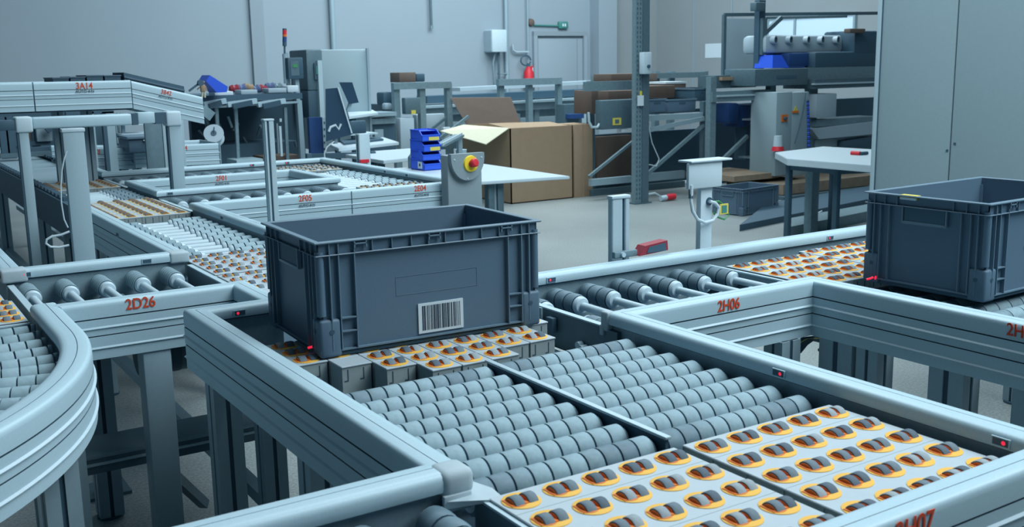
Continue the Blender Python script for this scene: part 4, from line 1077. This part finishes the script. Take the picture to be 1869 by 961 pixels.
# ---------------------------------------------------------------- cardboard boxes
t = thing('cardboard_box', 'large open brown cardboard box with spread flaps', 'box', (5.9, 8.1, 0))
mb = MB(); bx0, bx1, by0, by1, bh = 5.42, 6.28, 7.62, 8.75, .845
for (a, b2, c, e) in ((bx0, bx1, by0, by0+.012), (bx0, bx1, by1-.012, by1), (bx0, bx0+.012, by0, by1), (bx1-.012, bx1, by0, by1)): mb.box(a, b2, c, e, 0, bh, M['card'])
mb.box(bx0, bx1, by0, by1, 0, .012, M['card']); mb.build('carton_body', t)
mb = MB(); P = [Vector((bx0, by0+.02, bh)), Vector((bx0, by1-.1, bh)), Vector((bx0-.40, by1-.25, bh-.05)), Vector((bx0-.33, by0-.02, bh-.16))]
v = [mb.bm.verts.new(p) for p in P]; w = [mb.bm.verts.new(p+Vector((0, 0, .008))) for p in P]
for i in range(4): mb.face([v[i], v[(i+1) % 4], w[(i+1) % 4], w[i]], M['card_l'])
mb.face(v[::-1], M['card_l']); mb.face(w, M['card_l']); mb.build('flap', t)['label'] = 'pale left flap'
mb = MB(); P = [Vector((bx0+.1, by1, bh)), Vector((bx1+.02, by1, bh)), Vector((bx1-.05, by1+.1, bh+.30)), Vector((bx0-.05, by1+.1, bh+.32))]
v = [mb.bm.verts.new(p) for p in P]; w = [mb.bm.verts.new(p+Vector((0, .008, .004))) for p in P]
for i in range(4): mb.face([v[i], v[(i+1) % 4], w[(i+1) % 4], w[i]], M['card_d'])
mb.face(v[::-1], M['card_d']); mb.face(w, M['card_d']); mb.build('flap', t)['label'] = 'dark brown rear flap standing up'
mb = MB(); mb.hexa([(bx0+.02, by0+.05, bh-.02), (bx1-.05, by0+.02, bh-.02), (bx1-.05, by0+.4, bh+.02), (bx0+.02, by0+.5, bh+.03), (bx0+.02, by0+.05, bh), (bx1-.05, by0+.02, bh), (bx1-.05, by0+.4, bh+.03), (bx0+.02, by0+.5, bh+.04)], M['card']); mb.build('inner_sheet', t)
t = thing('cardboard_box', 'narrow upright cardboard box right of the large open one', 'box', (6.5, 7.9, 0))
mb = MB(); mb.bbox(6.30, 6.57, 7.62, 8.0, 0, .85, M['card'], .004); mb.build('carton_body', t)
mb = MB(); mb.box(6.42, 6.44, 7.618, 7.62, 0, .85, M['card']); mb.build('tape_strip', t)

# ---------------------------------------------------------------- frames and belt line in the background
def upright(mb, x, y0, y1, Y, w=.07, m='frame'): pbar(mb, (x, y0), (x, y1), Y, w, w, M[m])


t = thing('belt_line', 'long grey belt line with dark side crossing the background', 'conveyor', (7, 10, 0))
mb = MB(); pbar(mb, (770, 182), (1075, 168), 10.5, .3, .10, M['black']); pbar(mb, (760, 195), (1075, 178), 10.4, .5, .03, M['frame']); mb.build('belt_side', t)
mb = MB(); pbar(mb, (770, 205), (1075, 188), 10.3, .05, .10, M['frame']); pbar(mb, (780, 216), (1070, 200), 10.5, .05, .12, M['steel']); mb.build('side_rail', t)
mb = MB(); pbar(mb, (830, 163), (1075, 150), 10.9, .3, .05, M['hood']); mb.build('top_guard', t)
mb = MB(); pbox(mb, 770, 1070, 212, 232, 11.3, .1, M['hood']); mb.build('back_panel', t)
for x in (872, 926, 980, 1035):
    l = MB(); P = at(x, 180, Y=10.4); l.box(P.x-.04, P.x+.04, 10.4, 10.48, 0, P.z, M['frame']); l.build('leg', t)
for k, (xa, xb, yt, yb, xm, l) in enumerate(((722, 820, 150, 290, 771, 'left grey gate frame over the belt line with control box'), (914, 1022, 143, 215, 968, 'middle grey gate frame over the belt line'))):
    t = thing('gate_frame', l, 'frame', at(xa, 330, Y=8.9+k*1.0)); Y = 8.9+k*1.0
    for x in (xa+2, xm, xb):
        mb = MB(); P = at(x, yt+2, Y=Y); mb.box(P.x-.037, P.x+.037, Y, Y+.075, 0, P.z, M['steel']); mb.build('post', t)
    mb = MB(); pbox(mb, xa-3, xb+4, yt, yt+12, Y-.04, .08, M['steel']); mb.build('crossbar', t)
    if k == 0:
        mb = MB(); pbox(mb, 740, 768, 178, 208, Y-.1, .1, M['steel_d'], .01); mb.build('control_box', t)
        mb = MB(); pbox(mb, 751, 759, 201, 208, Y-.105, .01, M['yl']); mb.build('warning_label', t)
        mb = MB(); pbox(mb, 731, 757, 215, 275, Y-.1, .2, M['hood'], .01); pbox(mb, 760, 812, 208, 240, Y+.3, .1, M['hood'], .01); mb.build('side_panel', t)
        mb = MB(); pbar(mb, (785, 238), (815, 214), Y, .03, .03, M['steel_d']); pbar(mb, (790, 262), (855, 212), Y-.2, .03, .03, M['steel']); mb.build('brace', t)
        mb = MB(); pbox(mb, 700, 722, 190, 260, Y+.5, .4, M['steel_d']); pbox(mb, 690, 850, 232, 275, Y+.7, .1, M['dark']); pbox(mb, 845, 862, 232, 248, Y-.2, .05, M['label']); pbox(mb, 810, 822, 232, 262, Y-.2, .05, M['label']); mb.build('lower_body', t)
    else:
        mb = MB(); pbar(mb, (868, 228), (912, 205), Y, .04, .04, M['steel']); pbar(mb, (880, 236), (935, 210), Y-.3, .04, .04, M['frame_l']); mb.build('brace', t)
        mb = MB(); pbox(mb, 926, 950, 208, 240, Y+.2, .1, M['steel']); pbox(mb, 1030, 1062, 190, 235, Y-.2, .2, M['steel_d']); pbox(mb, 1040, 1066, 208, 216, Y-.3, .2, M['blue_d']); mb.build('lower_body', t)
mb = MB(); pbox(mb, 729, 759, 132, 150, 9.0, .25, M['card_d'], .006); tag(mb.build('cardboard_carton'), 'small brown carton on top of the left gate frame', 'box')
mb = MB(); pbox(mb, 760, 776, 134, 149, 9.05, .1, M['dark'], .015); tag(mb.build('motor_unit'), 'dark motor beside the carton on the left gate frame', 'motor')
mb = MB(); pbox(mb, 700, 722, 168, 192, 9.2, .2, M['dark'], .02); pbox(mb, 703, 716, 188, 200, 9.1, .1, M['hood'], .02); tag(mb.build('drive_unit'), 'dark drive unit left of the gate frame', 'motor')
t = thing('low_bench', 'low grey bench with dark front beside the pale machine housing', 'bench', at(700, 260, Y=9))
mb = MB(); pbox(mb, 676, 724, 205, 212, 8.7, .4, M['frame']); pbox(mb, 676, 722, 216, 226, 8.75, .4, M['steel']); mb.build('top', t)
mb = MB(); pbox(mb, 676, 722, 226, 275, 8.8, .4, M['dark']); pbox(mb, 684, 700, 236, 255, 8.75, .05, M['frame']); mb.build('body', t)

# ---------------------------------------------------------------- tall perforated rack with boxes
t = thing('storage_rack', 'tall perforated steel rack with crates and brown cartons on it', 'rack', (7.5, 7.3, 0))
mb = MB(); mb.box(6.47, 6.56, 6.72, 6.78, 0, 4, M['steel']); mb.box(6.56, 6.65, 6.70, 6.78, 0, 4, M['steel_d'])
mb.box(6.44, 6.68, 6.68, 6.82, 0, .015, M['steel_d'])
for k in range(70): mb.box(6.49, 6.50, 6.715, 6.72, .05+k*.05, .075+k*.05, M['dark']); mb.box(6.53, 6.54, 6.715, 6.72, .05+k*.05, .075+k*.05, M['dark'])
mb.build('main_upright', t)
mb = MB(); mb.box(6.60, 6.68, 7.72, 7.78, 0, 1.34, M['steel_d']); mb.build('upright', t)
xr = at(1278, 200, Y=6.9).x
for (x, Y) in ((1285, 6.9),):
    mb = MB(); pbox(mb, 1283, 1296, 185, 330, Y, .06, M['steel_d']); mb.build('upright', t)
mb = MB(); pbox(mb, 1070, 1160, 148, 165, 7.3, .06, M['steel']); mb.build('top_beam', t)
mb = MB(); pbox(mb, 1180, 1285, 208, 218, 6.9, .05, M['frame']); pbar(mb, (1180, 238), (1285, 216), 6.88, .02, .05, M['frame']); pbox(mb, 1180, 1285, 200, 206, 7.3, .3, M['steel']); mb.build('shelf_beam', t)
mb = MB(); pbar(mb, (1075, 322), (1155, 258), 7.3, .03, .03, M['steel']); pbar(mb, (1183, 316), (1284, 228), 6.9, .03, .04, M['steel']); mb.build('brace', t)
mb = MB(); pbox(mb, 1080, 1155, 324, 336, 7.3, .06, M['frame']); pbox(mb, 1180, 1250, 314, 328, 7.2, .06, M['frame']); pbox(mb, 1078, 1250, 338, 350, 7.6, .05, M['steel_d']); mb.build('bottom_beam', t)
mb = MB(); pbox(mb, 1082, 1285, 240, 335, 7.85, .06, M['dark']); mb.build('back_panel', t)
mb = MB(); pbox(mb, 1164, 1175, 174, 193, 6.69, .006, M['label']); pbox(mb, 1168, 1172, 166, 174, 6.69, .006, M['yl']); mb.build('paper_label', t)
mb = MB(); pbox(mb, 1175, 1190, 95, 135, 6.60, .08, M['white'], .01); mb.lathe([(0, 0), (0, .018), (.02, .018), (.02, 0)], at(1183, 121, Y=6.6), (0, -1, 0), M['black'], 12); mb.build('socket_box', t)
t = thing('control_cabinet', 'grey control box with yellow label hanging on the rack', 'control box', at(1125, 235, Y=7.2))
mb = MB(); pbox(mb, 1098, 1155, 182, 235, 7.15, .12, M['steel_d'], .01); mb.build('housing', t)
mb = MB(); pbox(mb, 1119, 1134, 215, 228, 7.14, .01, M['yl']); pbox(mb, 1123, 1130, 218, 225, 7.135, .006, M['steel_d']); mb.build('warning_label', t)
mb = MB(); mb.tube([at(*p, Y=7.2) for p in ((1074, 205), (1075, 222), (1080, 232), (1090, 232), (1094, 226))], .015, M['frame_l']); mb.build('conduit', t)
mb = MB(); pbox(mb, 1135, 1147, 235, 240, 7.16, .05, M['label']); mb.build('cable_gland', t)
for (x0, x1, y0, y1, Y, mm, nm, l, c) in (
        (1090, 1152, 248, 330, 7.75, 'card_d', 'cardboard_carton', 'tall dark brown carton inside the rack bottom', 'box'),
        (1110, 1165, 165, 184, 7.6, 'card_d', 'cardboard_carton', 'brown carton on the rack left of the tall upright', 'box'),
        (1080, 1092, 165, 208, 7.5, 'card_d', 'cardboard_carton', 'thin brown carton at the left end of the rack', 'box'),
        (1185, 1232, 156, 180, 7.4, 'card_d', 'cardboard_carton', 'dark brown carton right of the tall upright', 'box'),
        (1215, 1252, 152, 180, 7.5, 'card_d', 'cardboard_carton', 'brown carton with white top right of the tall upright', 'box'),
        (1184, 1215, 180, 205, 7.0, 'crate', 'plastic_crate', 'dark crate on the rack shelf next to the tall upright', 'crate'),
        (1220, 1270, 180, 204, 7.05, 'crate', 'plastic_crate', 'dark crate with hand grip on the rack shelf', 'crate'),
        (1268, 1300, 160, 184, 7.1, 'dark', 'plastic_crate', 'upper dark crate at the right end of the rack', 'crate'),
        (1115, 1200, 134, 150, 7.9, 'card_d', 'cardboard_carton', 'long brown carton on the very top of the rack', 'box')):
    mb = MB(); a, b2, z0, z1 = pbox(mb, x0, x1, y0, y1, Y, .35, M[mm], .006)
    if nm == 'plastic_crate':
        mb.box(a-.01, b2+.01, Y-.01, Y+.36, z1-.02, z1, M['crate_r']); mb.box((a+b2)/2-.05, (a+b2)/2+.05, Y-.004, Y, z1-.06, z1-.04, M['dark'])
    elif 'white top' in l: mb.box(a-.01, b2+.01, Y-.01, Y+.36, z1-.004, z1+.02, M['label'])
    tag(mb.build(nm), l, c)
t = thing('gate_frame', 'thin grey gate frame right of the tall rack upright', 'frame', at(1240, 240, Y=8.6))
mb = MB(); pbox(mb, 1195, 1292, 132, 142, 8.6, .08, M['steel']); pbox(mb, 1085, 1160, 137, 147, 8.6, .08, M['steel']); mb.build('crossbar', t)
for x in (1200, 1228, 1289):
    mb = MB(); P = at(x, 130, Y=8.65); mb.box(P.x-.04, P.x+.04, 8.65, 8.73, 0, P.z, M['steel']); mb.build('post', t)
mb = MB(); pbox(mb, 1180, 1290, 172, 176, 8.7, .08, M['steel']); mb.build('belt_side', t)
mb = MB(); mb.tube([at(*p, Y=6.85) for p in ((1183, 225), (1190, 260), (1203, 290), (1198, 303), (1185, 300))], .006, M['cable']); mb.tube([at(*p, Y=6.8) for p in ((1180, 355), (1195, 352), (1205, 358))], .012, M['cable'])
tag(mb.build('loose_cable'), 'loose cable looping down beside the tall rack upright', 'cable')
mb = MB(); mb.cyl(at(1206, 362, Y=6.7), at(1216, 360, Y=6.7), .03, M['white'], 12); mb.cyl(at(1216, 360, Y=6.7), at(1231, 358, Y=6.7), .035, M['red'], 12)
tag(mb.build('power_plug'), 'red and white power plug on the floor by the rack', 'plug')

# ---------------------------------------------------------------- machine with hood on the right
t = thing('hood_machine', 'tall framed machine with pale ducts and a dark hood in the right background', 'machine', (9, 6.5, 0))
Yh = 6.6
mb = MB(); pbox(mb, 1385, 1396, 0, 130, Yh+.3, .08, M['dark']); mb.build('mast', t)
mb = MB(); pbox(mb, 1380, 1398, 4, 20, Yh+.2, .1, M['steel_d'], .01); mb.build('camera_head', t)
mb = MB(); pbar(mb, (1322, 27), (1610, 24), Yh+.5, .03, .04, M['steel_d']); pbar(mb, (1322, 27), (1320, 140), Yh+.5, .04, .04, M['steel_d']); pbar(mb, (1397, 33), (1545, 30), Yh+.4, .03, .03, M['steel']); mb.build('guard_frame', t)
mb = MB(); pbar(mb, (1394, 62), (1426, 32), Yh+.3, .04, .05, M['steel_d']); mb.build('brace', t)
mb = MB(); pbox(mb, 1392, 1400, 33, 100, Yh+.25, .06, M['steel_d']); pbox(mb, 1323, 1386, 34, 130, Yh+1.4, .02, M['hood']); mb.build('clear_guard', t)
mb = MB(); pbox(mb, 1398, 1560, 64, 97, Yh+.2, .4, M['hood'], .05)
mb.build('duct_body', t)
for k, x in enumerate((1408, 1436, 1468, 1494, 1522, 1548)):
    mb = MB(); c = at(x, 73, Y=Yh+.2); mb.lathe([(0, 0), (0, .045), (.06, .048), (.06, .036), (.045, .034), (.045, 0)], c, (.3, -1, 0), None, 16, ms=[M['hood'], M['hood'], M['hood'], M['dark'], M['dark']]); mb.build('duct_nozzle', t)
mb = MB(); pbox(mb, 1560, 1610, 56, 100, Yh, .5, M['black'], .03); pbox(mb, 1488, 1610, 94, 124, Yh, .5, M['black'], .03); pbox(mb, 1440, 1500, 96, 122, Yh+.1, .4, M['blue_d'], .03); mb.build('dark_hood', t)
mb = MB(); pbox(mb, 1378, 1475, 125, 156, Yh-.1, .5, M['steel_d'], .01); pbox(mb, 1418, 1454, 138, 143, Yh-.105, .01, M['dark']); mb.build('control_panel', t)
mb = MB(); pbox(mb, 1475, 1605, 122, 145, Yh, .4, M['steel']); pbox(mb, 1487, 1605, 143, 160, Yh-.1, .5, M['steel_d']); pbox(mb, 1487, 1605, 150, 153, Yh-.12, .05, M['frame_l']); mb.build('shelf', t)
mb = MB(); pbox(mb, 1300, 1412, 165, 184, Yh, .1, M['steel']); pbox(mb, 1310, 1410, 172, 175, Yh-.02, .03, M['frame_l']); mb.build('crossbeam', t)
for (a, b2) in ((1296, 1306), (1404, 1414), (1475, 1490)):
    mb = MB(); pbox(mb, a, b2, 140, 345, Yh+.02, .08, M['steel']); mb.build('upright', t)
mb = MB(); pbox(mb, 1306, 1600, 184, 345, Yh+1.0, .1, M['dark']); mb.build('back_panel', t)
mb = MB(); pbox(mb, 1306, 1380, 137, 160, Yh+.3, .3, M['steel_d']); pbox(mb, 1318, 1365, 140, 146, Yh+.25, .05, M['card']); mb.build('cross_tray', t)
mb = MB(); pbox(mb, 1330, 1350, 188, 225, Yh+.3, .3, M['blue_d'], .03); pbox(mb, 1350, 1372, 190, 232, Yh+.35, .3, M['blue_d'], .03); mb.build('blue_cover', t)
mb = MB(); A = at(1360, 218, Y=Yh+.3); B2 = at(1404, 215, Y=Yh+.3); mb.bar(A, B2, .25, .02, M['hood']); pbar(mb, (1320, 290), (1364, 248), Yh+.2, .04, .04, M['steel']); pbox(mb, 1362, 1404, 225, 290, Yh+.4, .2, M['dark']); pbar(mb, (1358, 287), (1402, 285), Yh+.2, .2, .02, M['steel']); mb.build('chute', t)
mb = MB(); pbox(mb, 1490, 1600, 215, 228, Yh-.05, .3, M['steel']); A = [at(*p, Y=Yh-.1) for p in ((1482, 236), (1600, 222), (1600, 244), (1495, 254))]
v = [mb.bm.verts.new(p) for p in A]; w = [mb.bm.verts.new(p+Vector((0, .25, .02))) for p in A]
for i in range(4): mb.face([v[i], v[(i+1) % 4], w[(i+1) % 4], w[i]], M['hood'])
mb.face(v[::-1], M['hood']); mb.face(w, M['hood']); pbox(mb, 1488, 1530, 254, 268, Yh, .3, M['hood']); mb.build('outfeed_tray', t)
mb = MB(); pbox(mb, 1298, 1430, 318, 326, Yh+.1, .3, M['frame']); mb.build('foot_beam', t)
for (x0, x1, y0, y1, Y, mm, l) in ((1410, 1440, 100, 124, Yh+.05, 'blue', 'bright blue bin on the machine control panel'), (1440, 1470, 104, 124, Yh+.1, 'blue_d', 'darker blue bin next to the bright one on the machine')):
    mb = MB(); a = at(x0, y1, Y=Y); b2 = at(x1, y1, Y=Y); z1 = at((x0+x1)/2, y0, Y=Y).z
    mb.hexa([(a.x, Y, a.z), (b2.x, Y, a.z), (b2.x, Y+.3, a.z), (a.x, Y+.3, a.z), (a.x+.05, Y+.05, z1), (b2.x-.08, Y+.05, z1), (b2.x-.08, Y+.3, z1), (a.x+.05, Y+.3, z1)], M[mm]); tag(mb.build('storage_bin'), l, 'bin')
mb = MB(); pbox(mb, 1552, 1580, 52, 60, Yh-.1, .1, M['card_d'], .01); tag(mb.build('parts_box'), 'small reddish box on top of the dark hood', 'box')
mb = MB(); pbox(mb, 1490, 1527, 171, 214, Yh-.1, .25, M['hood'], .01); tag(mb.build('junction_box'), 'pale square box on the machine shelf right of the control cabinet', 'box')
mb = MB(); A = at(1528, 262, Y=Yh); B2 = at(1590, 252, Y=Yh); mb.bar(A, B2, .2, .07, M['dark']); tag(mb.build('roller_drum'), 'dark drum lying under the pale outfeed tray', 'drum')
t = thing('electrical_cabinet', 'pale two door electrical cabinet with rotary switch and orange label', 'cabinet', at(1440, 325, Y=6.3))
mb = MB(); pbox(mb, 1416, 1444, 168, 320, 6.25, .4, M['cab'], .006); pbox(mb, 1444.6, 1474, 168, 320, 6.25, .4, M['cab'], .006); mb.build('housing', t)
mb = MB(); pbox(mb, 1427, 1438, 209, 222, 6.24, .01, M['orange']); mb.lathe([(0, 0), (0, .022), (.03, .018), (.03, 0)], at(1432, 216, Y=6.24), (0, -1, 0), M['dark'], 14); mb.build('rotary_switch', t)
mb = MB(); A, B2, D = at(1447, 206, Y=6.24), at(1458, 206, Y=6.24), at(1452.5, 193, Y=6.24); mb.prism([(A.x, A.z), (B2.x, B2.z), (D.x, D.z)], 'y', 6.238, 6.245, M['yl']); pbox(mb, 1447, 1458, 202, 206, 6.236, .01, M['orange']); mb.build('warning_label', t)
mb = MB(); mb.tube([at(*p, Y=6.2) for p in ((1470, 170), (1466, 200), (1458, 235), (1450, 262))], .008, M['steel_d']); mb.build('cable', t)
mb = MB(); c0 = at(1420, 262, Y=6.19); mb.lathe([(0, 0), (0, .06), (.05, .075), (.05, 0)], c0+Vector((0, 0, -.03)), (0, 0, -1), M['red'], 16); mb.lathe([(0, 0), (0, .055), (.12, .045), (.12, 0)], c0+Vector((0, 0, -.03)), (0, 0, 1), M['white'], 16)
tag(mb.build('power_socket'), 'white power socket with red ring on the cabinet side', 'socket')
mb = MB()
for k in range(24): c = at(1474+k*.1, 185+k*3.8, Y=6.25); mb.lathe([(-.016, .014), (0, .022), (.016, .014)], c, (0, 0, 1), M['blue'] if k % 2 else M['blue_d'], 10)
tag(mb.build('air_hose'), 'blue ribbed air hose down the right side of the cabinet', 'hose')
t = thing('wood_pallet', 'wooden pallet boards on the floor below the framed machine', 'pallet', at(1480, 345, Y=6.4))
mb = MB(); pbox(mb, 1340, 1420, 318, 328, 6.3, .8, M['wood']); pbox(mb, 1430, 1600, 328, 346, 6.0, .9, M['wood']); pbox(mb, 1430, 1600, 350, 356, 5.9, .9, M['steel_d']); mb.build('boards', t)
t = thing('floor_platform', 'low dark platform with pale step behind the right table', 'platform', at(1500, 400, Z=0))
P = q((1430, 380), (1610, 352), (1610, 385), (1500, 412), z=.1)
mb = MB(); mb.prism(q((1350, 410), (1640, 352), (1640, 330), (1400, 370), z=.06), 'z', 0, .06, M['dark']); mb.build('deck', t)
mb = MB(); mb.prism(q((1440, 414), (1640, 374), (1640, 362), (1440, 398), z=.10), 'z', 0, .10, M['steel']); mb.build('step', t)
tt = table('white table with black legs in front of the electrical cabinet', [(5.60, 2.6), (6.9, 2.6), (6.75, 4.35), (5.96, 4.20), (5.57, 3.70)], .75, .055, [(5.75, 3.84), (5.75, 3.34), (6.7, 3.0), (6.6, 4.1)], lw=.045)
mb = MB(); mb.bar((6.25, 3.4, .02), (6.7, 3.0, .66), .04, .04, M['frame']); mb.bbox(6.06, 6.15, 3.86, 3.94, 0, .7, M['steel'], .004); mb.build('brace', tt)
t = thing('hand_tool', 'red and black hand tool lying on the right white table', 'tool', at(1570, 279, Z=.76))
mb = MB(); mb.cyl(at(1554, 279, Z=.765), at(1570, 280, Z=.765), .018, M['red'], 10); mb.build('grip', t)
mb = MB(); mb.cyl(at(1570, 280, Z=.765), at(1583, 279, Z=.765), .014, M['black'], 10); mb.build('head', t)
mb = MB(); mb.tube([at(*p, Y=4.6) for p in ((1500, 385), (1480, 395), (1455, 402), (1440, 400)) ], .008, M['cable']); tag(mb.build('loose_cable'), 'white cable running along the floor below the right table', 'cable')

# ---------------------------------------------------------------- grey cabinet on the right
t = thing('metal_cabinet', 'tall plain grey metal cabinet filling the right edge', 'cabinet', (5.4, 1.4, 0))
mb = MB(); mb.box(5.01, 6.0, -.6, 2.40, 0, 3.2, M['cab']); mb.build('carcass', t)
for (a, b2) in ((1.838, 2.385), (1.10, 1.828), (.35, 1.09), (-.6, .34)):
    mb = MB(); mb.bbox(4.99, 5.012, a, b2, .06, 3.15, M['cab'], .004)
    mb.build('door', t)
for (y, z) in ((1.85, .955), (1.80, 1.0)):
    mb = MB(); mb.cyl((4.99, y, z), (4.985, y, z), .008, M['black'], 10); mb.build('lock', t)
mb = MB(); mb.bbox(4.985, 5.03, 2.385, 2.425, 0, 3.2, M['frame_l'], .004); mb.box(4.984, 4.99, 2.383, 2.388, 0, 3.2, M['dark']); mb.build('edge_profile', t)

# ---------------------------------------------------------------- wall fittings
def wallthing(name, label, cat, fn, part='body'):
    t = thing(name, label, cat, (0, 0, 0)); mb = MB(); fn(mb)
    mb.build(part, t); return t


t = thing('wall_heater', 'white box with hanging hoses on the back wall', 'wall unit', (9.15, 13.9, 1.78))
mb = MB(); mb.bbox(8.99, 9.30, 13.72, 14, 1.78, 2.17, M['white'], .02); mb.box(8.985, 9.06, 13.74, 14, 1.80, 2.15, M['hood']); mb.build('housing', t)
mb = MB(); mb.tube([(9.13, 13.85, 1.78), (9.08, 13.85, 1.6), (9.10, 13.85, 1.2), (9.12, 13.85, 1.15)], .02, M['steel']); mb.tube([(9.2, 13.85, 1.78), (9.2, 13.85, 1.2), (9.24, 13.85, 1.15)], .02, M['steel_d']); mb.tube([(9.2, 13.9, 1.40), (9.40, 13.9, 1.40), (9.44, 13.92, 1.5)], .012, M['steel']); mb.build('hose', t)
for (x, r, z0, l) in ((9.42, .035, 0, 'thick pale pipe right of the wall box'), (9.885, .015, 1.0, 'thin pale pipe left of the door'), (6.08, .045, 1.3, 'pale vertical pipe above the grey machine housing')):
    mb = MB(); mb.cyl((x, 13.93, z0), (x, 13.93, 4.5), r, M['frame'], 12); tag(mb.build('wall_pipe'), l, 'pipe')
mb = MB(); mb.cyl((7.90, 13.93, 2.22), (7.88, 13.93, 4.5), .022, M['steel_d'], 10); mb.cyl((7.90, 13.93, 2.19), (7.90, 13.93, 2.24), .03, M['steel'], 10); tag(mb.build('wall_pipe'), 'short dark pipe ending halfway down the back wall', 'pipe')
mb = MB(); mb.tube([(9.55, 13.93, 1.92), (9.56, 13.93, 1.82), (9.62, 13.93, 1.78), (9.90, 13.93, 1.78)], .02, M['hood']); tag(mb.build('wall_pipe'), 'pale elbow pipe above the fire extinguisher', 'pipe')
t = thing('alarm_bell', 'dark red round alarm bell above the door', 'alarm', (9.99, 13.95, 2.28))
mb = MB(); mb.lathe([(0, 0), (0, .07), (.05, .06), (.07, .03), (.07, 0)], (9.99, 14, 2.31), (0, -1, 0), M['card_d'], 20); mb.build('bell', t)
mb = MB(); mb.tube([(10.05, 13.97, 2.26), (10.6, 13.97, 2.25)], .015, M['exitg']); mb.build('conduit', t)
t = thing('exit_sign', 'small green exit sign above the door', 'sign', (10.69, 13.95, 2.2))
mb = MB(); mb.bbox(10.59, 10.80, 13.93, 14, 2.20, 2.33, M['exitg'], .02); mb.build('panel', t)
mb = MB(); mb.box(10.66, 10.69, 13.925, 13.93, 2.24, 2.29, M['label']); mb.box(10.71, 10.74, 13.925, 13.93, 2.24, 2.29, M['label']); mb.build('pictogram', t)
t = thing('fire_extinguisher', 'red fire extinguisher hanging beside the door', 'fire extinguisher', (9.86, 13.9, 1.18))
mb = MB(); mb.lathe([(0, 0), (0, .09), (.26, .09), (.33, .05), (.36, .03), (.36, 0)], (9.86, 13.88, 1.16), (0, 0, 1), M['red'], 18); mb.build('cylinder_body', t)
mb = MB(); mb.lathe([(.36, 0), (.36, .03), (.42, .03), (.42, 0)], (9.86, 13.88, 1.16), (0, 0, 1), M['dark'], 10); mb.tube([(9.80+.11*math.cos(a), 13.88, 1.63+.09*math.sin(a)) for a in [k*.55 for k in range(12)]], .014, M['dark']); mb.build('hose', t)
mb = MB(); mb.bbox(9.98, 10.07, 13.97, 14, 1.38, 1.53, M['red'], .01); mb.box(10.0, 10.05, 13.965, 13.97, 1.41, 1.50, M['label']); tag(mb.build('wall_sign'), 'small red framed sign right of the fire extinguisher', 'sign')
mb = MB(); mb.box(12.995, 13.0, 11.95, 12.6, 1.62, 1.88, M['label']); tag(mb.build('wall_notice'), 'pale sheet of paper pinned on the right wall', 'notice')
MBx = MB(); A = at(1405, 36, X=12.98); B2 = at(1560, 72, X=12.98); MBx.box(12.97, 12.995, B2.y, A.y, 1.75, 2.24, M['glass']); wn = struct('window_1', MBx)
MBx = MB()
for y in (B2.y-.02, A.y, (A.y+B2.y)/2+.3): MBx.box(12.94, 12.99, y, y+.04, 1.72, 2.27, M['frame'])
MBx.box(12.94, 12.99, B2.y, A.y, 2.24, 2.28, M['frame']); MBx.build('window_frame', wn)
# left background things seen between the gantry legs
t = thing('inspection_station', 'dark frame station with pale panel and camera behind the grey column', 'machine', (.6, 7.5, 0))
mb = MB(); pbox(mb, 66, 94, 220, 258, 7.5, .1, M['cab'], .006); mb.build('pale_panel', t)
mb = MB()
for x in (8, 30, 62, 140): pbar(mb, (x, 215), (x+6, 290), 7.6, .06, .06, M['dark'])
pbox(mb, 0, 110, 258, 266, 7.55, .1, M['dark']); pbox(mb, 40, 130, 268, 276, 7.3, .1, M['dark']); mb.build('frame', t)
mb = MB(); pbar(mb, (84, 238), (112, 216), 7.4, .06, .06, M['black']); mb.build('camera_arm', t)
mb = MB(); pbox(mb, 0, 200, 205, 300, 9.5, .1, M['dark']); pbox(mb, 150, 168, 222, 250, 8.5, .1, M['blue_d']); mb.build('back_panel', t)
t2 = thing('dark_frame_station', 'dark framed station at the far left edge below the raised conveyor', 'machine', (.2, 6.8, 0))
for k, x in enumerate((4, 16, 40, 128, 156, 176)):
    mb = MB(); P = at(x, 214, Y=6.9); mb.box(P.x-.03, P.x+.03, 6.9, 6.96, .876 if .0 < P.x < .62 else 0, 1.2, M['dark']); mb.build('post', t2)
mb = MB(); pbox(mb, 0, 180, 276, 284, 6.85, .05, M['steel_d']); mb.build('beam', t2)
mb = MB(); pbox(mb, 48, 60, 236, 256, 7.8, .1, M['card_d']); tag(mb.build('cardboard_carton'), 'small brown carton left of the pale panel', 'box')
mb = MB(); pbox(mb, 136, 152, 222, 252, 7.9, .1, M['card']); tag(mb.build('cardboard_carton'), 'small tan carton right of the grey column top', 'box')
mb = MB(); p = at(58, 271, Z=.87); mb.bbox(p.x-.05, p.x+.05, p.y, p.y+.05, .856, .88, M['redl'], .01); tag(mb.build('marker_light'), 'small red light glowing behind the gantry leg', 'light')
